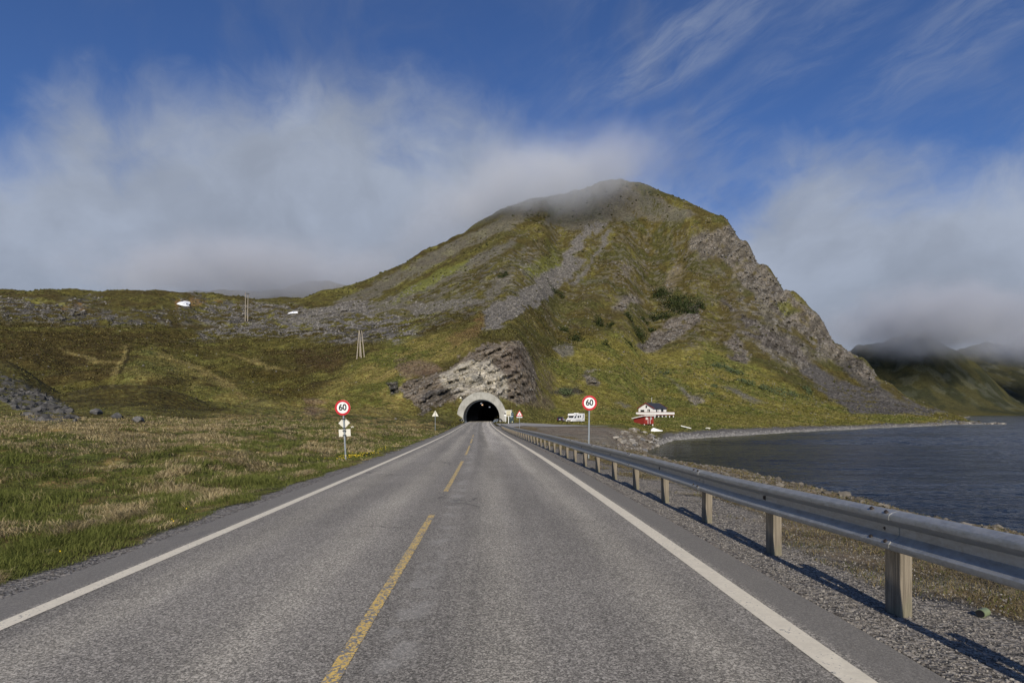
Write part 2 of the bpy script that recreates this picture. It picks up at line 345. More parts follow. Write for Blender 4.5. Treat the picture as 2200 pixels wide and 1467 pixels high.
# scree and stone
SCREE = C(.120,.112,.100)
def scree(pts, k=1.0, c=SCREE, fe=7):
    m = poly(pts, fe)*k*sstep(.30, .42, nb*.4+nc*.3+ns*.3); lay(c, m); np.maximum(rocky, m*.8, out=rocky)
scree([(1031,711),(1050,655),(1102,634),(1145,612),(1200,565),(1214,541),(1241,511),(1270,478),(1301,480),(1276,503),(1252,527),(1227,549),(1257,557),(1235,587),(1211,614),(1184,639),(1124,674),(1064,706)])
scree([(1314,490),(1293,538),(1263,571),(1246,612),(1225,616),(1252,579),(1287,533),(1300,492)], .9)
scree([(1160,480),(1230,432),(1330,395),(1400,425),(1500,460),(1460,478),(1380,470),(1300,482),(1220,495)], .6)
scree([(690,668),(800,608),(950,530),(1100,455),(1190,425),(1150,465),(1000,535),(900,590),(800,645),(720,676)], .6)
scree([(770,668),(900,612),(1050,535),(1130,500),(1080,545),(960,605),(860,655),(800,684)], .65)
scree([(840,660),(960,645),(1050,640),(1040,652),(900,680)], .8)
scree([(1040,640),(1060,600),(1100,590),(1060,650)], .7)
scree([(600,690),(720,650),(800,640),(780,665),(640,700)], .75)
DK = C(.080,.074,.068)
scree([(1690,770),(1740,775),(1800,815),(1900,845),(2040,890),(1830,887),(1760,838)], 1, DK, 9)
scree([(1755,715),(1800,750),(1850,790),(1930,850),(1890,848),(1800,790),(1750,745)], .9, C(.07,.065,.06))
for p in ([(1440,815),(1470,835),(1490,850),(1470,845)],[(1545,830),(1590,840),(1640,865),(1600,860)],[(1320,862),(1350,868),(1340,874)],[(1195,745),(1225,735),(1235,760),(1205,770)]): scree(p, .8, SCREE, 8)
lay(C(.125,.135,.027), .8*poly([(870,625),(960,575),(1010,555),(990,580),(900,630),(850,648)], 10))
lay(C(.125,.14,.03), .7*poly([(1140,565),(1190,545),(1200,570),(1160,600),(1130,590)], 12))
OC = C(.115,.108,.100)
def outc(pts, k=.9, c=OC, thr=.50):
    m = poly(pts, 16)*k*sstep(thr-.03, thr+.03, fbm(XX*.16, YY*.30, 4, 71)); lay(c, m); np.maximum(rocky, m, out=rocky); np.maximum(bedm, m*.6, out=bedm)
ROCK = C(.128,.111,.093)
def rock(pts, k=1.0, c=ROCK, fe=8, gap=.40):
    m = poly(pts, fe)*k; g = sstep(gap-.06, gap+.06, nb*.5+na*.2+ns*.3); m = m*(.15+.85*g)
    lay(c, m); np.maximum(rocky, m, out=rocky); np.maximum(bedm, m, out=bedm)
rock([(1480,512),(1520,498),(1570,486),(1602,520),(1642,572),(1702,625),(1760,680),(1805,735),(1885,803),(1880,825),(1800,765),(1740,725),(1690,695),(1640,650),(1590,612),(1560,570),(1500,550)], .95)
rock([(1480,505),(1530,492),(1580,490),(1640,568),(1702,625),(1760,680),(1805,735),(1885,803),(1850,805),(1770,775),(1700,795),(1620,752),(1568,700),(1592,650),(1560,600),(1505,562)], .85, C(.112,.100,.080), 20, .49)
outc([(1300,560),(1500,540),(1560,600),(1600,700),(1500,760),(1340,700)], .5, C(.13,.112,.09), .60)
outc([(1180,480),(1460,480),(1500,560),(1300,640),(1160,640)], .45, SCREE, .61)
lay(C(.10,.10,.028), .85*poly([(1668,655),(1700,645),(1715,670),(1685,685)], 8)); lay(C(.115,.11,.035), .8*poly([(1690,600),(1720,622),(1745,660),(1715,640)], 6))
rock([(1550,640),(1640,700),(1720,750),(1750,790),(1640,745),(1575,690)], .9, C(.085,.075,.066))  # shadowed band of the crag, its shade put into a darker rock colour
rock([(1365,745),(1420,700),(1480,665),(1515,650),(1500,690),(1440,735),(1390,760)], .95, C(.11,.095,.08), 8, .36)
rock([(1560,730),(1580,712),(1617,760),(1602,782),(1568,772)], .95)
rock([(1305,655),(1360,632),(1372,650),(1330,668)], .9); rock([(1340,560),(1362,575),(1350,600),(1332,590)], .6)
rock([(1450,560),(1475,560),(1460,600),(1435,640),(1425,620)], .6, C(.17,.14,.10))
rock([(1250,800),(1275,795),(1290,830),(1262,828)], .9); rock([(1480,845),(1510,850),(1500,870),(1470,860)], .8)
rock([(1185,838),(1230,820),(1250,845),(1215,852)], .8, C(.06,.055,.05))
# rock cut above the tunnel mouth
CUT = [(866,818),(903,811),(968,796),(994,771),(1039,738),(1094,730),(1116,735),(1138,760),(1145,785),(1152,815),(1148,858),(1124,870),(1085,872),(1060,905),(1000,905),(975,868),(932,880),(908,896),(885,869),(868,836)]
cut = sstep(.42,.58, poly(CUT, 26, 150, 330)*.85+(nc-.5)*.8+(nb-.5)*.7+.06)*(DD>150)*(DD<330); cut *= poly(CUT, 40, 150, 330) > .05; lay(C(.150,.126,.098), cut); np.maximum(rocky, cut*.8, out=rocky); np.maximum(bedm, cut*.85*poly(CUT, 54, 150, 330), out=bedm)
g = sstep(.42, .55, nc*.5+nb*.5)
lay(C(.37,.34,.275), poly([(945,808),(979,790),(1010,774),(1057,774),(1082,798),(1090,850),(1062,868),(1012,858),(975,850),(955,829)], 8, 150, 330)*(.75+.25*g))
lay(C(.25,.23,.20), poly([(960,835),(1090,840),(1100,880),(980,870)], 6, 150, 330)*.7*g)
lay(C(.05,.047,.045), .9*poly([(912,838),(968,838),(966,860),(925,878),(905,893),(900,868)], 6, 150, 330)*(.4+.6*g))
lay(C(.10,.10,.095), .8*poly([(1014,808),(1036,802),(1040,818),(1020,822)], 6, 150, 330))
m = poly([(1060,782),(1090,745),(1120,745),(1122,790),(1085,808)], 8, 150, 330)*.8; lay(C(.13,.105,.085), m)
soil = poly([(846,776),(900,768),(955,790),(930,806),(880,810),(858,800)], 10, 130, 330)*.8; lay(C(.165,.125,.095), soil)
lay(C(.135,.112,.082), .75*g*poly([(1112,735),(1150,765),(1188,815),(1182,866),(1128,872),(1140,800)], 22, 150, 330))
lay(C(.14,.118,.085), .6*poly([(1125,870),(1180,850),(1195,875),(1170,888)], 12, 130, 330))
lay(C(.14,.10,.085), .7*poly([(650,880),(680,870),(705,885),(670,895)], 10)); lay(C(.14,.10,.085), .6*poly([(655,855),(690,855),(700,868),(665,868)], 8))
berm = np.maximum(poly([(893,905),(920,885),(975,862),(990,850),(1003,906)], 6, 90, 200, False), poly([(1072,850),(1110,868),(1200,882),(1200,905),(1080,908)], 6, 90, 200, False)); lay(C(.105,.105,.030), berm*.9); lay(C(.16,.145,.055), berm*.5*sstep(.5,.6,nc)); rocky *= 1-berm; bedm *= 1-berm
# outcrops of the moor
outc([(0,640),(60,640),(140,655),(260,672),(330,700),(200,700),(0,690)], .9, C(.085,.08,.075), .47)
outc([(600,700),(640,680),(735,645),(790,650),(880,690),(900,720),(850,735),(700,735)], .95, OC, .46)
outc([(690,725),(760,700),(820,700),(860,715),(830,730),(740,738)], .95, C(.09,.085,.08), .40)
outc([(440,650),(620,650),(760,690),(760,730),(560,720),(440,700)], .85, OC, .50)
outc([(370,640),(420,630),(490,645),(500,660),(420,650)], .9, C(.07,.066,.06), .47)
outc([(390,735),(430,715),(540,690),(640,690),(640,720),(520,725)], .9, OC, .485)
outc([(280,660),(560,660),(600,690),(300,700)], .8, C(.08,.075,.07), .55); outc([(130,640),(210,635),(230,655),(140,660)], .8, C(.07,.066,.06), .5)
outc([(840,660),(1040,560),(1160,520),(1160,600),(1000,690),(900,720)], .55, SCREE, .52)
pile = sstep(.25,.6,nb*.6+nc*.4)*poly([(-60,780),(0,795),(45,815),(100,845),(150,880),(175,905),(100,910),(60,900),(25,870),(-60,850)], 12); lay(C(.10,.098,.095), pile*.9*sstep(.4, .5, nc)); np.maximum(rocky, pile*.8, out=rocky)
rock([(838,822),(860,818),(868,845),(850,850)], .95, C(.085,.08,.072), 5, .2)
# shore
sh = sstep(1330, 1400, PP)*under*(DD > 80); bz = ZT
be = poly([(1370,990),(1385,960),(1440,931),(1520,925),(1620,920),(1800,913),(2000,906.5),(2110,904),(2180,912),(2150,925),(1400,1000)], 3, 85, 400)
be = np.maximum(be, (1-sstep(-5.2, -4.6, ZT))*sstep(1400, 1440, PP)*(DD > 80))
lay(C(.115,.112,.11), be); lay(C(.20,.195,.185), be*(1-sstep(-5.9, -5.3, ZT))); gravel = np.maximum(gravel, be*.6)
bank = (OFF > 3)*sstep(3.0, 3.3, OFF)*(1-sstep(140, 150, DD))*(1-sstep(1290, 1340, PP)*sstep(105, 112, DD))
edge_n = OFF + (fbm(XX*.8, YY*.5, 4, 81)-.5)*2.2
DRY = C(.150,.122,.070)
dry = bank*np.where(DD < 90, 1, 1-sstep(98, 112, DD))
lay(DRY, dry*sstep(4.2, 5.2, edge_n)); lay(C(.19,.155,.088), dry*.8*sstep(4.4, 5.2, edge_n)*sstep(.48, .57, nc*.6+nb*.4)); lay(C(.20,.18,.15), dry*.5*sstep(.54, .62, fbm(XX*.5, YY*.5, 4, 82)))
gr = np.maximum((1-sstep(4.5, 5.2, edge_n)), .6*sstep(8.6, 9.4, edge_n)*(DD < 110))*dry
lay(C(.190,.178,.160), gr); gravel = np.maximum(gravel, gr)
lay(C(.165,.140,.112), dry*sstep(58, 66, DD)*sstep(6, 8, OFF)*.8*sstep(.4, .5, nb)); gravel = np.maximum(gravel, dry*.3)
gl = (OFF < 0)*(1-sstep(-.05, .12, -OFF-3.52-.55*fbm(DD*1.3, DD*0+4, 4, 83)))*(DD < 158)
lay(C(.18,.172,.16), gl); gravel = np.maximum(gravel, gl)
lay(C(.10,.098,.095), (ROADW*(DD < 162)).astype(float))

# layered relief: bedding planes rising to the east-north-east, pushed in and out of the slope
ZW = GZ
sb = (ZW - np.where(PP > 1350, .85, .55)*XX)
lam = np.where(DD < 230, 1.5, 4.2)
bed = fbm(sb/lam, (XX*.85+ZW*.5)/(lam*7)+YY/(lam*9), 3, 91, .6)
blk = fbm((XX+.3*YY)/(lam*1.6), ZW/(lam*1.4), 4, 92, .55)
saw = sb/(lam*2.2)+(blk-.5)*1.1+fbm(XX/(lam*9), YY/(lam*9), 3, 93)*2.4; saw = saw-np.floor(saw); saw = sstep(.0,.12,saw)*(1-saw)
push = ((sstep(.36,.64,bed)-.5)*1.2 + (blk-.5)*1.7 + (saw-.45)*1.1)*bedm*np.where(DD < 230, 2.3, 3.4) + (fbm(XX*.22,YY*.22,4,95)-.5)*5*(rocky-bedm).clip(0,1)
bc = np.where(DD<230,.80,.62)+np.where(DD<230,.40,.76)*sstep(.32,.66,bed*.6+blk*.4)  # recessed beds darkened in colour, standing in for weak relief shading
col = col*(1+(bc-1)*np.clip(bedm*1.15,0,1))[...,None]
DL = DD*(1 - np.clip(push, -14, 14)/DD*sstep(.12, .5, rocky))
DL = np.where(DD < 62, DD, DL)
VX = AA*DL; VY = DL; VZ = CAMZ + (HY-PY)*DL/F
VZ = np.where(ROADW & (DD < 200), VZ-.05, VZ)

# ------------------------------------------------------------------ materials of the land
def terrain_mat():
    t = NT('heath_grass_and_stone'); o = t.obj()
    c = t.attr('Col','Color'); rk = t.attr('rocky'); gv = t.attr('gravel')
    n1 = t.noise(o, .22, 12, .68); n2 = t.noise(o, 1.7, 8, .62); n3 = t.noise(o, 14, 5, .6)
    k = t.math('ADD', t.math('ADD', t.math('MULTIPLY', n1, .9), t.math('MULTIPLY', n2, 1.0)), t.math('MULTIPLY', n3, .7))     # mean 1.3
    fac = t.rng(k, .98, 1.62, .36, 1.72)
    cc = t.mix(1.0, c, fac, 'MULTIPLY')
    tint = t.mix(t.rng(n2, .42, .62), (1.10,.99,.86), (.93,1.01,1.05)); cc = t.mix(t.math('SUBTRACT', 1, rk), cc, tint, 'MULTIPLY')
    td = t.math('ADD', t.math('MULTIPLY', t.voro(o, .42, 'Distance'), .55), t.math('MULTIPLY', t.voro(o, 1.35, 'Distance'), .55))
    veg = t.math('MULTIPLY', t.math('SUBTRACT', 1, rk), t.math('SUBTRACT', 1, gv))
    cc = t.mix(t.math('MULTIPLY', veg, .85), cc, t.mix(1.0, cc, t.mix(t.rng(td, .25, .72), (1.22,1.2,1.12), (.62,.56,.52)), 'MULTIPLY'))
    # stones: paler and darker blocks
    st = t.sep(t.voro(o, .62))[0]; st2 = t.sep(t.voro(o, 2.3))[1]
    sv = t.math('ADD', t.math('MULTIPLY', st, .8), t.math('MULTIPLY', st2, .6))
    cc = t.mix(t.math('MULTIPLY', rk, .85), cc, t.mix(1.0, c, t.rng(sv, .1, 1.3, .35, 1.75), 'MULTIPLY'))
    # gravel
    g1 = t.sep(t.voro(o, 38)); g2 = t.sep(t.voro(o, 85))
    gvv = t.math('ADD', t.math('MULTIPLY', g1[0], .75), t.math('MULTIPLY', g2[0], .55))
    gc = t.mix(1.0, c, t.rng(gvv, .05, 1.25, .22, 1.9), 'MULTIPLY'); gc = t.mix(t.math('MULTIPLY', g1[1], .35), gc, t.mix(1.0, gc, (1.12,.97,.82), 'MULTIPLY'))
    cc = t.mix(gv, cc, gc)
    h = t.math('ADD', t.math('MULTIPLY', n1, .9), t.math('MULTIPLY', n2, .28))
    b1 = t.bump(h, 1.9, t.rng(rk, 0, 1, .55, .95))
    sd = t.voro(o, .62, 'Distance'); b2 = t.bump(t.math('SUBTRACT', t.math('MULTIPLY', sd, rk), t.math('MULTIPLY', t.math('MULTIPLY', td, veg), .5)), 1.2, .75, b1)
    gd = t.math('ADD', t.math('MULTIPLY', t.voro(o, 38, 'Distance'), gv), t.math('MULTIPLY', n3, t.math('SUBTRACT', 1, gv)))
    b3 = t.bump(gd, .03, t.rng(gv, 0, 1, .8, .6), b2)
    return t.out(cc, .92, 0, b3, .15)
M_LAND = terrain_mat()
FQ = grid_faces(*PP.shape)
fr = FQ[:,0]//PP.shape[1]
V = np.stack([VX, VY, VZ], -1).reshape(-1,3)
fz = VZ.ravel()[FQ].max(1); fx = VX.ravel()[FQ].mean(1); fy = VY.ravel()[FQ].mean(1)
keep = fz > SEA-1.2
hole = (np.abs(fx-road_x(fy)) < 5.15) & (fy > 157.5) & (fy < 230) & (fz < road_z(fy)+6.9)
keep &= ~hole
js = int(np.searchsorted(DROW, 215))
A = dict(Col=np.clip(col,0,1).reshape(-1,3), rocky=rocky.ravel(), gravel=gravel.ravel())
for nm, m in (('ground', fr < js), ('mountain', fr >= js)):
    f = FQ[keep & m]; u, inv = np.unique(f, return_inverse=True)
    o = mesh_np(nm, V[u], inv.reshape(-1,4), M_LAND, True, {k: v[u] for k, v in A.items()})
    tag(o, kind='structure')
# far headland and cloud-capped hills behind the moor
def far_land(name, sky, D0, D1, base, c1, c2, seed, amp=1.0):
    px = np.arange(sky[0][0], sky[-1][0], 3.0); s = np.interp(px, [a for a,_ in sky], [b for _,b in sky])
    D = np.concatenate([np.linspace(D0, D1, 110), np.linspace(D1, D1*1.25, 14)[1:]])
    d, p = np.meshgrid(D, px, indexing='ij'); t = np.clip((d-D0)/(D1-D0), 0, 1)
    S = (HY-s)[None,:]*D1/F; z = base + (S-base)*(.25*t+.75*t**1.7); z = np.where(d > D1, S-(d-D1)*.5, z)
    x = (p-CX)/F*d
    gul = fbm(x*.012, d*.004, 4, seed); z = z + (gul-.5)*26*amp*sstep(.05, .5, t) + (fbm(x*.03, d*.03, 4, seed+1)-.5)*16*amp*sstep(.02,.3,t)
    n = fbm(x*.02, d*.02, 5, seed+2); c = np.asarray(c1) + (np.asarray(c2)-np.asarray(c1))*sstep(.4, .6, n)[...,None]
    rk = sstep(.56, .64, fbm(x*.025, d*.03, 4, seed+3))*sstep(.2, .5, t); c = c + (np.array((.2,.185,.17))-c)*(rk*.10)[...,None]
    gre = (1-sstep(.05,.22,t)); c = c + (np.array((.085,.08,.025))-c)*(gre*.8)[...,None]
    Vv = np.stack([x, d, CAMZ+z], -1).reshape(-1,3)
    return tag(mesh_np(name, Vv, grid_faces(*d.shape), M_LAND, True, dict(Col=c.reshape(-1,3), rocky=rk.ravel(), gravel=np.zeros(d.size))), kind='structure')
far_land('far_headland', [(1760,800),(1840,745),(1900,735),(1960,714),(1992,708),(2018,730),(2060,752),(2120,800),(2170,850),(2200,872),(2230,886)], 1650, 2050, -7, (.030,.035,.018), (.055,.056,.024), 131)  # albedo lowered to carry the shade of the cloud above
far_land('distant_hills', [(1980,790),(2060,750),(2120,735),(2200,745),(2300,720),(2500,700),(2800,760)], 2150, 2900, -7, (.024,.027,.015), (.042,.043,.02), 171)
far_land('cloud_topped_hills', [(330,640),(400,625),(480,620),(560,627),(610,622),(650,606),(700,600),(760,615),(850,640)], 900, 1500, 80, (.06,.055,.03), (.09,.082,.04), 151, .5)

# ------------------------------------------------------------------ road
def asphalt_mat():
    t = NT('worn_asphalt'); o = t.obj(); off = t.attr('off'); al = t.attr('along')
    v1 = t.sep(t.voro(o, 84)); v2 = t.sep(t.voro(o, 170)); fine = t.noise(o, 210, 2)
    lane = t.comb(t.math('MULTIPLY', off, .55), t.math('MULTIPLY', al, .035), 0); ln = t.noise(lane, 2.2, 5, .6)
    pt = t.noise(o, .55, 6, .6)
    stone = t.math('ADD', t.math('MULTIPLY', t.math('POWER', v1[0], 2.2), .75), t.math('MULTIPLY', t.math('POWER', v2[0], 1.6), .55))
    base = t.mix(t.rng(stone, .02, 1.05, smooth=False), (.072,.067,.058), (.50,.465,.405))
    base = t.mix(1.0, base, t.rng(ln, .3, .7, .84, 1.16), 'MULTIPLY'); base = t.mix(1.0, base, t.rng(pt, .3, .7, .93, 1.07), 'MULTIPLY')
    tk = None
    for c0 in (-2.25,-.95,.75,2.1):
        q = t.rng(t.math('ABSOLUTE', t.math('SUBTRACT', t.math('ADD', off, t.math('MULTIPLY', t.math('SUBTRACT', ln, .5), .7)), c0)), .06, .46, 1, 0); tk = q if tk is None else t.math('MAXIMUM', tk, q)
    base = t.mix(1.0, base, t.mix(tk, (.92,.915,.91), (1.20,1.19,1.15)), 'MULTIPLY')
    cr = t.n('ShaderNodeTexVoronoi', feature='DISTANCE_TO_EDGE'); t.put(cr.inputs['Vector'], t.vadd(t.vmul(o, (.55,.16,1)), t.vmul(t.noise(o, 1.3, 5, .6, 0, True), (.5,.5,0)))); cr.inputs['Scale'].default_value = 1.0
    ck = t.math('MULTIPLY', t.rng(cr.outputs['Distance'], .004, .011, 1, 0), t.rng(t.noise(o, .35, 3), .52, .60)); base = t.mix(t.math('MULTIPLY', ck, .55), base, (.035,.034,.032))
    # the polished lane to the right and a dark seam beside the centre line
    lw = t.math('ADD', off, t.math('MULTIPLY', t.math('SUBTRACT', ln, .5), .5))
    tr = t.math('MULTIPLY', t.rng(lw, .75, 1.15), t.rng(lw, 2.2, 2.75, 1, 0)); fa = t.rng(al, 10, 45)
    base = t.mix(t.math('MULTIPLY', t.math('MULTIPLY', tr, fa), .55), base, t.mix(1.0, base, 2.1, 'MULTIPLY'))
    dk = t.math('MULTIPLY', t.rng(lw, .15, .4), t.rng(lw, .65, .95, 1, 0))
    base = t.mix(t.math('MULTIPLY', dk, t.rng(al, 12, 50, .1, .5)), base, t.mix(1.0, base, .55, 'MULTIPLY'))
    wh = t.math('MULTIPLY', t.math('MULTIPLY', t.rng(lw, -.12, .02), t.rng(lw, .12, .3, 1, 0)), t.rng(t.noise(o, 2.2, 6, .7), .46, .60))
    base = t.mix(t.math('MULTIPLY', wh, .33), base, (.40,.385,.35))
    shd = t.rng(t.math('ABSOLUTE', off), 2.98, 3.08); base = t.mix(t.math('MULTIPLY', shd, .75), base, t.mix(t.rng(v2[1],0,1), (.135,.126,.112), (.215,.203,.182)))
    b = t.bump(t.math('ADD', v1[0], fine), .006, .55)
    return t.out(base, .78, 0, b, .32)
def paint_mat(name, c, wear):
    t = NT(name); o = t.obj(); n = t.noise(o, 42, 4, .7); n2 = t.noise(o, 7, 4, .6); v = t.sep(t.voro(o, 62))[0]
    k = t.math('ADD', t.math('ADD', t.math('MULTIPLY', n, .9), t.math('MULTIPLY', n2, .6)), t.math('MULTIPLY', v, .35))
    m = t.rng(k, wear, wear+.12); cc = t.mix(t.rng(n2, .3, .7), tuple(x*.86 for x in c), c)
    cc = t.mix(m, cc, t.mix(v, (.07,.07,.068), (.26,.255,.245)))
    return t.out(cc, .7, 0, t.bump(t.math('ADD', n, v), .006, .5), .25)
M_ASPH = asphalt_mat(); M_WHITE = paint_mat('white_road_paint', (.72,.66,.53), 1.10); M_YEL = paint_mat('yellow_road_paint', (.72,.50,.15), .87)
def strip(name, offs, ys, lift, mat, jag=0.0):
    ys = np.asarray(ys); offs = np.asarray(offs, float); yy, oo = np.meshgrid(ys, offs, indexing='ij'); oo = oo.copy()
    if jag:
        e = fbm(yy[:,0]*1.6, yy[:,0]*0, 4, 3); oo[:,0] += (e-.5)*jag; e = fbm(yy[:,0]*1.6, yy[:,0]*0+50, 4, 3); oo[:,-1] += (e-.5)*jag
    x = road_x(yy.ravel()).reshape(yy.shape)+oo; z = road_z(yy.ravel()).reshape(yy.shape)+lift - .012*np.abs(oo)*(1 if not jag else 1)
    if jag: z[:,0] -= .05; z[:,-1] -= .05
    return tag(mesh_np(name, np.stack([x,yy,z],-1).reshape(-1,3), grid_faces(*yy.shape), mat, True, dict(off=oo.ravel(), along=yy.ravel())), kind='structure')
YS = np.concatenate([np.arange(-15, 40, .12), np.arange(40, 285, .8)])
strip('road', [-3.55,-3.45,-3,-2,-1,0,1,2,3,3.4,3.5], YS, 0, M_ASPH, .16)
YL = np.concatenate([np.arange(-15, 40, .25), np.arange(40, 285, .8)])
strip('road_edge_line', [-2.98,-2.82], YL, .004, M_WHITE); strip('road_edge_line', [2.76,2.96], YL, .004, M_WHITE)
for a, b in ((-3.2,-.6) ,(-.1,8.95),(11.75,20.3),(23.7,32.6),(35.7,44.4),(47.6,56)):
    strip('road_centre_dash', [-.245,-.15], np.arange(a, b, .2), .004, M_YEL)
# side road and turning place by the tunnel
def patch(name, rows, mat, lift=.03, n=40):
    """strip of ground between two lists of points (world x, y), draped on the terrain"""
    a = np.array(rows[0], float); b = np.array(rows[1], float); t = np.linspace(0, 1, len(a)); u = np.linspace(0, 1, n)
    A_ = np.stack([np.interp(u, t, a[:,k]) for k in (0,1)], -1); B_ = np.stack([np.interp(u, t, b[:,k]) for k in (0,1)], -1)
    w = np.linspace(0, 1, 14)[:,None,None]; Q = A_[None]*(1-w)+B_[None]*w
    z = ground(Q[...,0].ravel(), Q[...,1].ravel())+lift
    V_ = np.concatenate([Q.reshape(-1,2), z[:,None]], 1)
    return tag(mesh_np(name, V_, grid_faces(14, n), mat, True, dict(off=np.full(len(V_), 1.6), along=np.full(len(V_), 60.))), kind='structure')
def pd(px, D): return ((px-CX)*D/F, D)
patch('side_road', ([pd(1083,92),pd(1120,97),pd(1170,101),pd(1220,107),pd(1262,111),pd(1300,115)], [pd(1064,136),pd(1110,132),pd(1160,126),pd(1210,122),pd(1262,118),pd(1310,117)]),
      plain('grey_side_road', (.27,.26,.245), .9, 0, .16, .8), .05)
# ------------------------------------------------------------------ water
def water_mat():
    t = NT('sea_water'); o = t.obj(); d = t.attr('depth')
    g = t.noise(t.vmul(o, (.012,.035,1)), 1.0, 4, .6)
    a = t.noise(t.vmul(o, (.16,.34,1)), 1.0, 6, .66, .8); b = t.noise(t.vmul(o, (.9,1.9,1)), 1.0, 4, .6, .4)
    h = t.math('ADD', a, t.math('MULTIPLY', b, .38)); h = t.math('MULTIPLY', h, t.rng(g, .3, .7, .75, 1.2))
    nb = t.bump(h, .5, .8)
    c = t.mix(t.rng(d, .1, 2.2), (.045,.045,.020), (.002,.007,.018))
    return t.out(c, .12, 0, nb, .23, IOR=1.33)
wd = np.concatenate([np.geomspace(6, 16, 20, endpoint=False), np.geomspace(16, 420, 1050, endpoint=False), np.geomspace(420, 5200, 60)]); wp = np.concatenate([np.arange(1120, 1290, 8.0), np.arange(1290, 2240, 3.2), np.linspace(2240, 9000, 60)])
dd, pp = np.meshgrid(wd, wp, indexing='ij'); wx = (pp-CX)/F*dd
wav = (fbm(wx*.16+dd*.05, dd*.40, 3, 301, .6)-.5)*.34 + (fbm(wx*.7+dd*.2, dd*1.5, 3, 305, .6)-.5)*.13 + (fbm(wx*2.6, dd*4.6, 2, 309)-.5)*.035
wav *= (.45+.9*sstep(.35,.65,fbm(wx*.02, dd*.05, 3, 311)))*(1-sstep(350,420,dd))*(.25+.75*sstep(1440,1700,pp+dd*.0))
dep = np.full(dd.size, 3.0); s = (dd.ravel() < 1400) & (pp.ravel() < 2690)
dep[s] = SEA - ground(wx.ravel()[s], dd.ravel()[s])
tag(mesh_np('sea', np.stack([wx, dd, SEA+wav], -1).reshape(-1,3), grid_faces(*dd.shape), water_mat(), True, dict(depth=dep)), kind='structure')

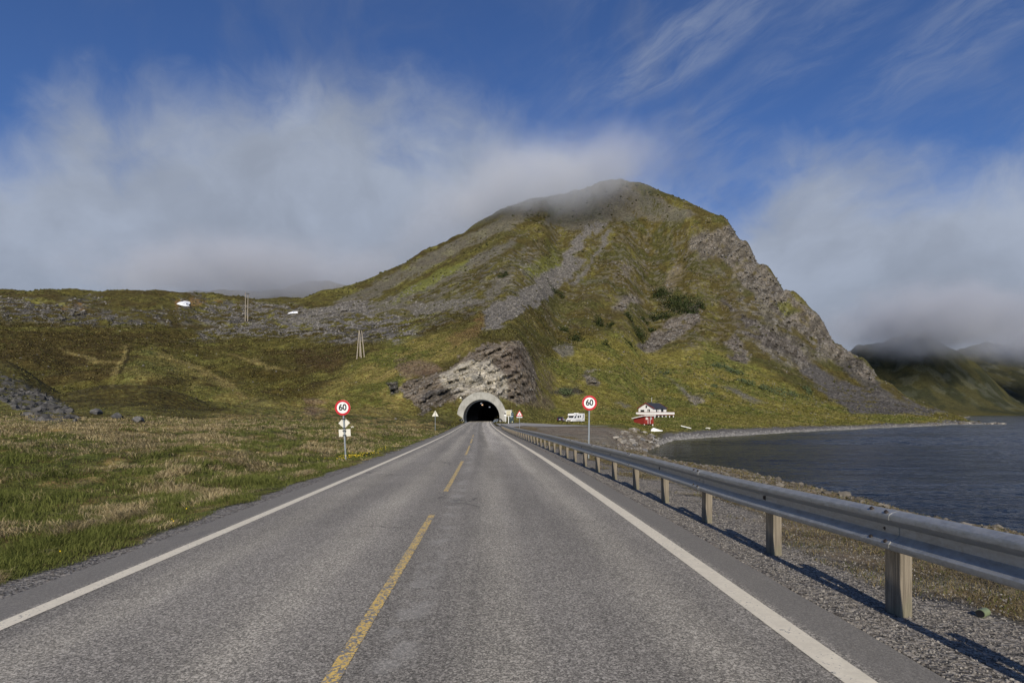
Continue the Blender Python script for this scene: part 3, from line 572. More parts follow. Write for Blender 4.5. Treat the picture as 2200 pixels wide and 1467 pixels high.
# ------------------------------------------------------------------ light, sky, camera
LIGHT = Vector((.02, 1.0, -.56)).normalized()
EL = math.asin(-LIGHT.z); ROT = math.atan2(-LIGHT.x, -LIGHT.y)
sd = bpy.data.lights.new('sun', 'SUN'); sd.energy = SUN_E; sd.angle = R(.53); sd.color = (1.0, .91, .77)
so = bpy.data.objects.new('sun', sd); COL.objects.link(so); so.rotation_euler = LIGHT.to_track_quat('-Z','Y').to_euler(); so.location = (-20,-60,80)
W = bpy.data.worlds.new('World'); SC.world = W; W.use_nodes = True
def azel(px, py):
    x = (px-CX)/F; z = (HY-py)/F; return math.atan2(x, 1), math.atan2(z, math.hypot(x, 1))
def sky():
    t = NT(W.node_tree, True)
    s = t.n('ShaderNodeTexSky', sky_type='NISHITA'); s.sun_disc = False; s.sun_elevation = EL; s.sun_rotation = ROT
    s.altitude = 20; s.air_density = 1.0; s.dust_density = .25; s.ozone_density = 3.0
    d = t.n('ShaderNodeTexCoord').outputs['Generated']; x, y, z = t.sep(d)
    az = t.math('ARCTAN2', x, y); el = t.math('ARCSINE', z)
    skyc = t.mix(1.0, s.outputs[0], SKY_TINT, 'MULTIPLY')
    top = [(-900,330),(-300,300),(0,320),(180,235),(420,222),(620,236),(760,230),(900,238),(1000,255),(1120,292),(1220,335),(1300,375),(1400,430),(1500,480),(1570,470),(1640,420),(1720,375),(1850,365),(1960,385),(2060,400),(2150,372),(2260,340),(2600,320),(3200,350)]
    fc = t.n('ShaderNodeFloatCurve'); cv = fc.mapping.curves[0]; fc.mapping.use_clip = False
    pts = []
    for px, py in top:
        a, e = azel(px, py); pts.append(((a+math.pi/2)/math.pi, e))
    while len(cv.points) < len(pts): cv.points.new(.5, .5)
    for p, q in zip(cv.points, pts): p.location = q; p.handle_type = 'AUTO'
    fc.mapping.update()
    t.put(fc.inputs['Value'], t.math('DIVIDE', t.math('ADD', az, math.pi/2), math.pi))
    # soft billows
    warp = t.vmul(t.vadd(t.noise(d, 3.2, 4, .55, 0, True), (-.5,-.5,-.5)), .22); dw = t.vadd(d, warp)
    n1 = t.noise(t.vmul(dw, (1,1,1.25)), 4.2, 9, .56, .35); n2 = t.noise(dw, 13, 8, .6, .6)
    e2 = t.math('ADD', t.math('SUBTRACT', fc.outputs[0], el), t.math('ADD', t.math('MULTIPLY', t.math('SUBTRACT', n1, .5), .26), t.math('MULTIPLY', t.math('SUBTRACT', n2, .5), .07)))
    cm = t.rng(e2, -.075, .08); cm = t.math('MULTIPLY', cm, .97)
    # thin veils above the bank, west
    veil = t.math('MULTIPLY', t.rng(t.noise(t.vmul(dw, (1.2,1,.8)), 2.6, 7, .58, .6), .44, .74), .42)
    # cirrus combed to the east-north-east
    u = t.math('ADD', t.math('MULTIPLY', az, .94), t.math('MULTIPLY', el, .34)); v = t.math('SUBTRACT', t.math('MULTIPLY', el, .94), t.math('MULTIPLY', az, .34))
    cw = t.noise(t.comb(az, el, 0), 3.0, 3); cvv = t.math('ADD', v, t.math('MULTIPLY', t.math('SUBTRACT', cw, .5), .10))
    c1 = t.noise(t.comb(t.math('MULTIPLY', u, 2.4), t.math('MULTIPLY', cvv, 8), 0), 1.6, 10, .60, .35); c2 = t.noise(t.comb(t.math('MULTIPLY', u, 6), t.math('MULTIPLY', cvv, 26), 3), 1.7, 8, .66, .5)
    patch = t.noise(t.comb(az, t.math('MULTIPLY', el, 1.6), 5), 3.4, 3, .5)
    ci = t.math('MULTIPLY', t.rng(t.math('ADD', t.math('MULTIPLY', c1, .72), t.math('MULTIPLY', c2, .28)), .40, .72), t.rng(patch, .32, .62))
    a0 = azel(1150, 200)[0]; ci = t.math('MULTIPLY', t.math('MULTIPLY', ci, t.rng(az, a0-.12, a0+.2)), .46)
    # two brighter feathers
    def blob(px, py, rx, ry, k):
        a, e = azel(px, py); q = t.math('ADD', t.math('POWER', t.math('ABSOLUTE', t.math('DIVIDE', t.math('SUBTRACT', u, .94*a+.34*e), rx)), 2), t.math('POWER', t.math('ABSOLUTE', t.math('DIVIDE', t.math('SUBTRACT', v, .94*e-.34*a), ry)), 2))
        return t.math('MULTIPLY', t.rng(q, 1.0, 0.0), k)
    fe = t.math('MULTIPLY', t.math('ADD', blob(1470, 110, .17, .055, 1.0), t.math('ADD', blob(2080, 60, .22, .06, .75), blob(1680,150,.2,.05,.5))), t.rng(t.math('ADD', t.math('MULTIPLY', c2, .5), t.math('MULTIPLY', c1, .5)), .32, .70)); fe = t.math('MULTIPLY', fe, .58)
    # the bank: bluish white crowns, greyer underneath
    depth = t.rng(e2, .06, .50)
    lump = t.rng(t.noise(dw, 5.5, 6, .55), .3, .7, .86, 1.12)
    cc = t.mix(depth, CLOUD_HI, CLOUD_LO); cc = t.mix(1.0, cc, lump, 'MULTIPLY')
    colr = t.mix(veil, skyc, CLOUD_VEIL); colr = t.mix(ci, colr, CLOUD_CI); colr = t.mix(fe, colr, CLOUD_CI); colr = t.mix(cm, colr, cc)
    bg = t.n('ShaderNodeBackground'); t.put(bg.inputs[0], colr); bg.inputs[1].default_value = .1
    o = t.n('ShaderNodeOutputWorld'); t.t.links.new(bg.outputs[0], o.inputs[0])
# ------------------------------------------------------------------ materials of the things
M_GALV = None
def galv_mat():
    t = NT('galvanised_steel'); o = t.obj(); n = t.noise(t.vmul(o, (3,3,9)), 3, 6, .65); v = t.sep(t.voro(o, 55))[0]; st = t.noise(t.vmul(o, (6,.7,25)), 2, 4)
    c = t.mix(t.rng(n, .3, .7), (.27,.268,.25), (.40,.395,.37)); c = t.mix(t.math('MULTIPLY', v, .25), c, (.50,.53,.56)); c = t.mix(t.math('MULTIPLY', t.rng(st, .55, .75), .4), c, (.22,.21,.19))
    return t.out(c, t.rng(n, .3, .7, .36, .52), .6, t.bump(n, .002, .4), .5)
def wood_mat(name, a, b):
    t = NT(name); o = t.obj(); n = t.noise(t.vmul(o, (28,28,1.6)), 1, 6, .65, 1.2); n2 = t.noise(o, 2.2, 5)
    c = t.mix(t.rng(n, .32, .68), a, b); c = t.mix(t.math('MULTIPLY', t.rng(n2, .5, .7), .45), c, (.14,.15,.09))
    return t.out(c, .85, 0, t.bump(n, .004, .7), .2)
M_GALV = galv_mat(); M_POSTW = wood_mat('weathered_post_wood', (.115,.098,.074), (.235,.20,.15)); M_POLEW = wood_mat('grey_pole_wood', (.24,.205,.165), (.42,.37,.30))
M_DARKM = plain('dark_steel', (.03,.03,.032), .5, .6); M_BOLT = plain('rusty_bolt', (.055,.045,.04), .6, .5)
M_SWHITE = plain('white_sign_film', (.74,.75,.73), .45, 0, .03); M_SRED = plain('red_sign_film', (.46,.012,.022), .42, 0, .06); M_SBLACK = plain('black_lettering', (.008,.014,.016), .5, 0, .1)
M_SBACK = plain('cream_sign_back', (.62,.60,.52), .5, 0, .05); M_POLE = plain('grey_sign_post', (.34,.37,.38), .42, .5, .1, 4)
M_CONC = None
def conc_mat():
    t = NT('weathered_concrete'); o = t.obj(); n = t.noise(o, .5, 8, .65); n2 = t.noise(t.vmul(o, (2.2,2.2,.16)), 1, 6, .6); n3 = t.noise(o, 9, 5)
    c = t.mix(t.rng(n, .3, .7), (.245,.24,.215), (.38,.375,.34)); c = t.mix(t.math('MULTIPLY', t.rng(n2, .5, .68), .6), c, (.17,.165,.145)); c = t.mix(t.math('MULTIPLY', n3, .2), c, (.3,.29,.24))
    return t.out(c, .9, 0, t.bump(t.math('ADD', n, n3), .03, .5), .2)
M_CONC = conc_mat()
M_LINING = plain('shade_dark_tunnel_lining', (.018,.017,.016), .95, 0, .3, .6, .1, .08)  # tunnel's darkness put into the lining as a near-black colour
M_WHITEP = plain('white_house_paint', (.78,.77,.74), .6, 0, .05, 2); M_REDP = plain('falu_red_boards', (.25,.028,.020), .75, 0, .16, 3); M_REDT = plain('dark_red_trim', (.20,.03,.022), .7, 0, .12)
M_SLATE = plain('dark_slate_roof', (.035,.037,.045), .6, 0, .3, 4); M_GLASS = plain('dark_window_glass', (.02,.022,.025), .12, 0, .2, 1, .6); M_CURT = plain('pale_curtain', (.55,.55,.5), .8)
M_VANW = plain('white_vehicle_gelcoat', (.80,.80,.79), .28, 0, .03, 2, .5); M_NAVY = plain('dark_blue_car_paint', (.012,.012,.028), .22, .2, .2, 2, .6); M_RUB = plain('tyre_rubber', (.02,.02,.02), .8)
M_STRIPE = plain('navy_grey_decal', (.07,.075,.14), .4); M_LAMPR = plain('red_tail_lamp', (.16,.008,.012), .25); M_CHROME = plain('bright_trim', (.55,.56,.58), .25, .8)
M_BGREEN = plain('dark_green_board', (.018,.038,.042), .5); M_TXT = plain('pale_blue_lettering', (.45,.55,.68), .6); M_BUFF = plain('buff_panel', (.43,.40,.27), .6, 0, .06)
M_BOAT = plain('white_boat_hull', (.76,.77,.75), .4, 0, .05); M_SNOW = plain('old_snow', (.86,.88,.90), .7, 0, .05, .6)

# ------------------------------------------------------------------ guard rail
def guard_rail():
    root = empty('guardrail', (float(road_x(6))+4.0, 6, float(road_z(6))))
    tag(root, 'long galvanised W-beam crash barrier on wooden posts between the road and the sea', 'guardrail'); inv = -root.location
    # beam section: (towards the road, height)
    sec = [(.000,.440),(.004,.446),(.052,.452),(.074,.462),(.083,.480),(.082,.500),(.070,.516),(.016,.552),(.002,.568),(.000,.600),(.002,.632),(.016,.648),(.070,.676),(.082,.690),(.083,.712),(.076,.730),(.056,.742),(.004,.757),(.000,.757)]
    def offs(y): return 3.97 - .10*sstep(10, 20, y) - .17*sstep(30, 84, y)
    def lift(y): return -.03 + .085*(1-float(sstep(2.0, 8.0, y)))
    def beam(y0, y1, step, out):
        ys = np.arange(y0, y1+1e-6, step); vs = []
        for y in ys:
            x = float(road_x(y)) + float(offs(y)) - .105; z = float(road_z(y)) + lift(y)
            end = .25*max(0, (y-83.2))**1.2 if y > 83.2 else 0
            for t, h in sec: vs.append((x-t-out+inv.x, y+inv.y, z+h-end+inv.z))
        n = len(sec); m = MB(); m.add(vs, [(i*n+k, i*n+k+1, (i+1)*n+k+1, (i+1)*n+k) for i in range(len(ys)-1) for k in range(n-1)], True); return m
    def solid(o):
        s = o.modifiers.new('sheet','SOLIDIFY'); s.thickness = .004; s.offset = 0; s = o.modifiers.new('folds','EDGE_SPLIT'); s.split_angle = R(33)
    SP = 2.03; Y0 = 4.58
    solid(beam(Y0-5*SP, 84.6, .5, 0).build('beam', M_GALV, root))
    k = -5; n = 0
    while Y0+k*SP < 84.5:
        y = Y0+k*SP; x = float(road_x(y))+float(offs(y)); z = gz(max(.1,x), max(1.4,y)) if y > 2 else float(road_z(y))-.1
        zr = float(road_z(y)) + lift(y)
        p = MB().box(-.045, .055, -.085, .085, z-.5-zr, .735); o = p.build('post', M_POSTW, root, .006)
        o.location = (x+inv.x, y+inv.y, zr+inv.z); o.rotation_euler = (R(random.uniform(-1,1)), R(random.uniform(-1.2,1.2)), R(2.6+random.uniform(-2,2)))
        b = MB().box(-.104, -.044, -.05, .05, .53, .67); b.tube([(-.112,0,.60),(-.09,0,.60)], .022, 8); b.box(-.108,-.1,-.045,.045,.572,.628); q = b.build('spacer', M_BOLT, root); q.location = o.location
        if (k % 2) == 0:                                # lapped joint with its bolts every second post
            solid(beam(y-.17, y+.17, .17, .0045).build('splice', M_GALV, root))
            if -2 < y < 24:
                for dy in (-.12, .06):
                    for t, h in ((.062,.744),(.068,.516)):
                        q = MB().tube([(-.105-t-.012, dy, h+.010),(-.105-t+.006, dy, h-.006)], .015, 8).build('bolt', M_BOLT, root); q.location = o.location
        k += 1
guard_rail()

# ------------------------------------------------------------------ signs
def text_mesh(body, size, mat, name, parent, loc, bold=.012, sx=1.0):
    cu = bpy.data.curves.new(name, 'FONT'); cu.body = body; cu.size = size; cu.align_x = 'CENTER'; cu.align_y = 'CENTER'; cu.offset = bold; cu.extrude = .002; cu.space_character = .98
    tmp = bpy.data.objects.new('tmp', cu); COL.objects.link(tmp); bpy.context.view_layer.update()
    me = bpy.data.meshes.new_from_object(tmp.evaluated_get(bpy.context.evaluated_depsgraph_get())); bpy.data.objects.remove(tmp)
    me.materials.clear(); me.materials.append(mat); o = bpy.data.objects.new(name, me); COL.objects.link(o); o.parent = parent
    o.location = loc; o.rotation_euler = (R(90),0,0); o.scale = (sx,1,1); return o
def clamps(root, zs):
    for z in zs: MB().box(-.055,.055,-.045,.045,z-.016,z+.016).tube([(-.07,0,z),(.07,0,z)], .014, 8).build('clamp', M_DARKM, root)
def speed_sign(base, top_z, tilt, yaw):
    root = empty('speed_limit_sign', base, yaw); root.rotation_euler = (0, tilt, yaw); h = top_z-base[2]; c = h-.30
    MB().tube([(0,0,-.3),(0,0,h-.05)], .034, 14).build('post', M_POLE, root)
    MB().disc(.30, -.062, -.046, c, 56, 0, .222).build('red_ring', M_SRED, root)
    MB().disc(.302, -.0455, -.040, c, 56).build('disc_back', M_SBACK, root)
    MB().disc(.2215, -.060, -.046, c, 56).build('white_disc', M_SWHITE, root)
    text_mesh('60', .335, M_SBLACK, 'numerals', root, (0,-.063,c+.004), .010, .93)
    return root, h, c
b = P(743, 991, 22.4); b.z = gz(b.x, b.y)
s, h, c = speed_sign(b, P(736, 859, 22.4).z, R(-3.0), R(1))
tag(s, 'round 60 speed limit sign in the meadow grass above two blank plate backs', 'road sign', 'speed limit signs')
M = MB(); q = .228; zc = c-.60; M.prism([(0,zc-q),(q,zc),(0,zc+q),(-q,zc)], .046, .054); M.build('diamond_plate', M_SBACK, s)
zc = c-.985; MB().box(-.228,.228,.046,.054,zc-.14,zc+.14).build('rectangular_plate', M_SBACK, s); clamps(s, (c-.44, c-.80, c-.90, c-1.08))
b = P(1264.5, 960, 23.2); b.z = gz(b.x, b.y)
s, h, c = speed_sign(b, P(1266, 849.5, 23.2).z, R(.8), R(-1))
tag(s, 'round 60 speed limit sign rising behind the crash barrier on a bare post', 'road sign', 'speed limit signs'); clamps(s, (c-.24,))
def tri(r, z, y0, y1, m):
    m.prism([(-r*.866+.02,z-r*.5),(r*.866-.02,z-r*.5),(r*.866-.003,z-r*.5+.02),(.018,z+r-.02),(-.018,z+r-.02),(-r*.866+.003,z-r*.5+.02)], y0, y1); return m
# warning sign seen from behind, in the grass before the portal
b = P(935, 922, 80); b.z = gz(b.x, b.y); z = P(935, 890, 80).z-b.z
s = tag(empty('warning_sign', b), 'triangular warning sign seen from its pale blank back on the grassy verge before the tunnel', 'road sign')
MB().tube([(0,0,-.3),(0,0,z+.35)], .034, 10).build('post', M_POLE, s); tri(.53, z, .045, .055, MB()).build('triangular_plate', M_SBACK, s); clamps(s, (z-.15, z+.25))
# warning sign facing us, before the tunnel on the sea side
b = P(1116, 914, 88); b.z = gz(b.x, b.y); z = P(1116, 889.5, 88).z-b.z
s = tag(empty('warning_sign', b), 'red bordered triangular warning sign over a white plate beyond the crash barrier end', 'road sign')
MB().tube([(0,0,-.3),(0,0,z+.35)], .034, 10).build('post', M_POLE, s); tri(.60, z, -.046, -.04, MB()).build('red_triangle', M_SRED, s); tri(.40, z-.005, -.05, -.0465, MB()).build('white_triangle', M_SWHITE, s)
m = MB(); m.box(-.085,-.03,-.054,-.0505,z-.15,z+.10).box(.03,.085,-.054,-.0505,z-.15,z+.10).box(-.03,.03,-.054,-.0505,z+.05,z+.10); m.build('black_symbol', M_SBLACK, s)
p = MB().box(-.42,.42,-.05,-.04,z-.54,z-.36).build('lower_plate', M_SWHITE, s)
m = MB()
for i in range(9): m.box(-.33+i*.074,-.33+i*.074+.045,-.053,-.0505,z-.49,z-.41)
m.build('lettering', M_SBLACK, p)
# boards beside the portal
b = P(1086, 908, 150); b.z = gz(b.x, b.y); z = P(1086, 890.5, 150).z-b.z
s = tag(empty('marker_sign', b), 'small white plate topped by a dark lamp on a thin post against the portal edge', 'road sign')
MB().tube([(0,0,-.3),(0,0,z+.5)], .07, 8).build('post', M_SWHITE, s); MB().box(-.38,.38,-.1,-.07,z-.35,z+.02).build('plate', M_SWHITE, s); MB().box(-.3,.3,-.2,.1,z+.12,z+.42).tube([(0,-.3,z+.27),(0,-.2,z+.27)], .12, 10).build('lamp_head', M_DARKM, s)
b = P(1092.5, 910, 132); b.z = gz(b.x, b.y)
zt = P(1092, 881.5, 132).z-b.z; zb = P(1092, 894.5, 132).z-b.z
s = tag(empty('framed_board', b), 'buff panel in a white frame on one white post beside the tunnel portal', 'sign board')
MB().tube([(0,0,-.3),(0,0,zb+.1)], .08, 10).build('post', M_SWHITE, s)
f = MB(); w = .50; f.box(-w-.06,-w,-.07,.0,zb,zt).box(w,w+.06,-.07,.0,zb,zt).box(-w-.3,w+.3,-.07,.0,zt,zt+.07).box(-w,w,-.07,.0,zb,zb+.07)
for sx in (-1,1): f.box(sx*(w+.18)-.12, sx*(w+.18)+.12, -.05, .0, zt-.42, zt-.32); f.box(sx*(w+.24)-.03, sx*(w+.24)+.03, -.05, -.001, zt-.5, zt)
f.build('frame', M_SWHITE, s); MB().box(-w,w,-.05,-.02,zb+.07,zt).build('panel', M_BUFF, s); MB().box(-w+.05,w-.05,-.056,-.0505,zb+.13,zb+.32).build('dark_band', plain('brown_band',(.10,.07,.045),.7), s)
b = P(1099, 908, 139); b.z = gz(b.x, b.y); zt = P(1099, 886.5, 139).z-b.z
s = tag(empty('information_board', b), 'dark green information board with pale lettering standing on the grass beside the portal', 'sign board')
MB().box(-.52,.52,-.06,.06,.12,zt).prism([(-.52,zt),(.52,zt),(.1,zt+.32),(-.1,zt+.32)], -.06, .06).build('board', M_BGREEN, s); MB().box(-.50,-.40,-.05,.05,-.3,.12).build('leg', M_DARKM, s); MB().box(.40,.50,-.05,.05,-.3,.12).build('leg', M_DARKM, s)
m = MB(); r2 = random.Random(3)
for j, (zz, n, hh) in enumerate(((zt-.82,7,.10),(zt-.98,6,.10),(zt-1.2,3,.10))):
    for i in range(n): m.box((i-n/2)*.115, (i-n/2)*.115+.075, -.066, -.0605, zz, zz+hh)
m.build('lettering', M_TXT, s); MB().box(-.42,.42,-.066,-.0605,zt-.28,zt-.24).build('heading_bar', M_TXT, s); MB().prism([(.12*math.cos(a*.785)+.18, .34+.13*math.sin(a*.785)) for a in range(8)], -.068, -.0605).build('emblem', plain('yellow_emblem',(.62,.58,.30),.6), s)

# ------------------------------------------------------------------ tunnel
TX = float(road_x(161)); TZ = float(road_z(161)); TY = 160.5
por = tag(empty('tunnel_portal', (TX+.25, TY, TZ)), 'grey concrete horseshoe arch framing the dark tunnel mouth at the foot of the mountain', 'tunnel portal')
def arch(Rr, zc, a0, n, sx=1.0): return [(Rr*sx*math.cos(math.pi/2+(a0*(1-2*i/n))), zc+Rr*math.sin(math.pi/2+(a0*(1-2*i/n)))) for i in range(n+1)]
n = 56
inn = arch(5.1, 1.15, R(103), n); out = arch(6.85, 1.55, R(103), n)
out = [(x*1.0 + (.0 if z > 3.5 else 0), z) for x, z in out]
v = []
for y, pts in ((0,inn),(-.0,out),(9.5,inn),(9.5,out)):
    for x, z in pts: v.append((x, y + (.10*(z) if y == 0 else 0), z))
N = n+1; f = []
for i in range(n): f += [(i,i+1,N+i+1,N+i),(2*N+i,3*N+i,3*N+i+1,2*N+i+1),(i,2*N+i,2*N+i+1,i+1),(N+i,N+i+1,3*N+i+1,3*N+i)]
f += [(0,N,3*N,2*N),(n,2*N+n,3*N+n,N+n)]
MB().add(v, f).build('arch', M_CONC, por, .05)
MB().box(5.55,7.05,.35,4.0,-.5,2.6).prism([(5.55,2.6),(7.05,2.6),(5.9,5.0)], .4, 3.9).build('abutment', M_CONC, por, .05)
m = MB()
for x0, x1 in ((-6.9,-5.3),): m.box(x0,x1,.3,4,-.5,.3)
m.build('footing', M_CONC, por, .04)
m = MB(); prof = arch(5.02, 1.15, R(108), 40); ys = [9.0, 20, 40, 70, 120]; r3 = random.Random(4)
vs = [(x+ (float(road_x(TY+y))-TX)*(1 if y > 9 else 0), y, z-.0+ (r3.uniform(-.1,.1) if 0 else 0)) for y in ys for x, z in prof]; k = len(prof)
m.add(vs, [(j*k+i, j*k+i+1, (j+1)*k+i+1, (j+1)*k+i) for j in range(len(ys)-1) for i in range(k-1)], True); m.add(vs[-k:], [tuple(range(k))]); m.build('lining', M_LINING, por)
M_LAMP = None
t = NT('sodium_lamp'); e = t.n('ShaderNodeEmission'); e.inputs[0].default_value = (1,.62,.35,1); e.inputs[1].default_value = 1.6; o_ = t.n('ShaderNodeOutputMaterial'); t.t.links.new(e.outputs[0], o_.inputs[0]); M_LAMP = t.m
t = NT('white_lamp'); e = t.n('ShaderNodeEmission'); e.inputs[0].default_value = (.85,.9,1,1); e.inputs[1].default_value = .45; o_ = t.n('ShaderNodeOutputMaterial'); t.t.links.new(e.outputs[0], o_.inputs[0]); M_LAMPW = t.m
def tunnel_lamp(x, y, z, w, mat, label):
    l = tag(empty('tunnel_lamp', (TX+x, TY+y, TZ+z)), label, 'lamp', 'lamps in the tunnel'); MB().box(-w,w,-.2,.2,.08,.2).tube([(0,0,.15),(0,0,1.2)], .05, 6).build('housing', M_DARKM, l); MB().box(-w*.8,w*.8,-.22,.18,-.14,.079).build('glowing_glass', mat, l)
tunnel_lamp(-.35, 10.5, 5.35, .30, M_LAMPW, 'whitish lamp hanging highest under the crown of the tunnel vault'); tunnel_lamp(-.2, 14, 4.98, .26, M_LAMP, 'orange lamp hanging just inside the tunnel mouth'); tunnel_lamp(1.7, 22, 4.4, .28, M_LAMPW, 'faint pale lamp deeper in the tunnel, off the middle of the vault')
def rail_end(x, y, flip, label):
    e = tag(empty('barrier_end', (TX+x, TY+y, TZ)), label, 'guardrail end', 'barrier ends at the tunnel mouth'); m = MB()
    pts = [(flip*(-.9),-4.0,-.35),(flip*(-.6),-3.2,.1),(flip*(-.25),-2.0,.62),(0,-.8,.78),(flip*.15,.3,.72),(flip*.2,.6,.1)]
    m.tube(pts, .16, 8); m.build('rail', M_DARKM, e); MB().box(-.09,.09,-1.2,-1.0,-.4,.7).build('post', M_GALV, e)
rail_end(-5.25, -.6, 1, 'dark curved barrier end at the grassy foot of the portal arch'); rail_end(5.6, -.2, -1, 'dark barrier end at the foot of the arch nearest the sign boards')

# ------------------------------------------------------------------ power line posts
def pole_set(name, feet, tops, r, label, bars, cat='utility pole'):
    c = sum((Vector(f) for f in feet), Vector())/len(feet); root = tag(empty(name, c), label, cat)
    for a, b in zip(feet, tops): MB().tube([Vector(a)-c-Vector((0,0,.6)), Vector(b)-c], [r*1.15, r*.8], 10).build('pole', M_POLEW, root)
    for a, b in bars: MB().tube([Vector(a)-c, Vector(b)-c], .14, 6).build('crossbar', M_DARKM, root)
    return root
a1 = at(527, 690); a2 = at(532.5, 690); D = a1.y
t1 = P(527.5, 628.5, D); t2 = P(533, 630, D+1.5); a2 = P(532, 690, D+1.5); a2.z = gz(a2.x, a2.y)
pole_set('utility_pole', [a1, a2], [t1, t2], .30, 'tall pale twin-pole power line support on the moor skyline', [(t1-Vector((.8,0,.3)), t2+Vector((1.6,0,-.5))),(t1-Vector((.8,0,1.0)), t2+Vector((.9,0,-1.0)))])
g = at(775, 768); D = g.y
fe = []; 
for px, dd_ in ((766.5,-1),(773.5,2),(776.5,-2.5),(783,0)):
    q = P(px, 768, D+dd_); q.z = gz(q.x, q.y); fe.append(q)
tp = [P(771.5,709,D), P(772,712,D+.5), P(772.5,711,D-.5), P(777,710,D)]
pole_set('utility_pole', fe, tp, .21, 'leaning pale wooden poles propped together as a power line anchor on the green slope', [(P(770,710.5,D), P(778.5,711.5,D))])

# ------------------------------------------------------------------ house, shed
def frame_house():
    c = P(1404.5, 898, 220); c.z = gz(c.x, c.y); ZF = P(0, 890.5, 220).z-c.z     # deck floor height over the ground
    h = tag(empty('white_house', c, R(42)), 'white wooden house with dark roof and long white balcony on stilts above the bay', 'house'); L = 8.6; Wd = 7.0; E = 2.5; RG = E+1.95
    # local: +x along the long side, +y along the gable, corner at 0,0 ; floor at ZF
    w = MB(); w.prism([(0,ZF-1.2),(Wd,ZF-1.2),(Wd,ZF+E),(Wd*.5,ZF+RG-.05),(0,ZF+E)], 0, L, 'x'); w.build('wall', M_WHITEP, h)
    r = MB()
    for y0, y1 in ((-.45, Wd/2),(Wd+.45, Wd/2)):
        z0 = ZF+E-.25; z1 = ZF+RG
        r.prism([(y0,z0),(y0,z0+.16),(y1,z1+.16),(y1,z1)], -.35, L+.35, 'x')
    ro = r.build('roof', M_SLATE, h)
    b = MB()
    for y0, y1 in ((-.5, Wd/2),(Wd+.5, Wd/2)):
        for x0, x1 in ((-.42,-.35),(L+.35,L+.42)): b.prism([(y0,ZF+E-.34),(y0,ZF+E-.02),(y1,ZF+RG+.22),(y1,ZF+RG-.12)], x0, x1, 'x')
    b.build('bargeboard', M_REDT, ro)
    ch = MB(); ch.box(3.3,3.6,Wd/2-.15,Wd/2+.15,ZF+RG-.2,ZF+RG+.75); ch.build('chimney', M_DARKM, ro); MB().tube([(3.8,Wd/2,ZF+RG),(3.8,Wd/2,ZF+RG+2.3)], .06, 6).build('aerial', M_SWHITE, ro)
    def win(side, u0, u1, z0, z1, curtain=False):
        f = MB(); g = MB(); k = .1
        def bx(m, a, b, c_, d, o0, o1):
            if side == 'x': m.box(a, b, -o1, -o0, c_, d)
            else: m.box(-o1, -o0, a, b, c_, d)
        bx(f, u0, u1, z1-k, z1, .003, .06); bx(f, u0, u1, z0, z0+k, .003, .06); bx(f, u0, u0+k, z0+k, z1-k, .003, .06); bx(f, u1-k, u1, z0+k, z1-k, .003, .06)
        o = f.build('window', M_DARKM, h); bx(g, u0+k, u1-k, z0+k, z1-k, .003, .03); g.build('pane', M_GLASS, o)
        if curtain: cc_ = MB(); bx(cc_, u0+k+(u1-u0)*.4, u1-k, z0+k+.05, z1-k-.1, .031, .04); cc_.build('curtain', M_CURT, o)
    win('x', 1.5, 3.1, ZF+.25, ZF+2.15, True); win('x', 4.9, 6.5, ZF+.25, ZF+2.15); win('y', 4.3, 6.0, ZF+.55, ZF+1.85); win('y', 1.7, 2.9, ZF+.25, ZF+2.1, True); win('y', 3.0, 3.7, ZF+E+.1, ZF+E+.95)
    d = MB(); d.box(-1.7,11.6,-1.7,-.003,ZF-.22,ZF).box(-1.7,-.003,0,Wd,ZF-.22,ZF); d.build('deck', M_REDT, h)
    rl = MB()
    rl.box(-1.7,11.6,-1.75,-1.70,ZF+.05,ZF+.92).box(-1.75,-1.70,-1.75,Wd,ZF+.05,ZF+.92).box(11.6,11.65,-1.75,.0,ZF+.05,ZF+.92); ra = rl.build('railing', M_WHITEP, h)
    tr = MB(); tr.box(-1.8,11.7,-1.8,-1.66,ZF+.94,ZF+1.06).box(-1.8,-1.66,-1.66,Wd,ZF+.94,ZF+1.06).box(11.58,11.7,-1.66,.0,ZF+.94,ZF+1.06); tr.build('handrail', M_REDT, ra)
    for x in (-1.4, 1.1, 3.6, 6.1, 8.6, 11.3):
        X = c.x+x*math.cos(R(42))+1.45*math.sin(R(42)); Y = c.y+x*math.sin(R(42))-1.45*math.cos(R(42)); zg = gz(X,Y)-c.z
        MB().box(x-.13,x+.13,-1.58,-1.32,zg-.3,ZF-.22).build('stilt', M_WHITEP, h)
    for y in (2.4, 4.6, 6.8):
        X = c.x-1.45*math.cos(R(42))-y*math.sin(R(42)); Y = c.y-1.45*math.sin(R(42))+y*math.cos(R(42)); zg = gz(X,Y)-c.z
        MB().box(-1.58,-1.32,y-.13,y+.13,zg-.3,ZF-.22).build('stilt', M_WHITEP, h)
frame_house()
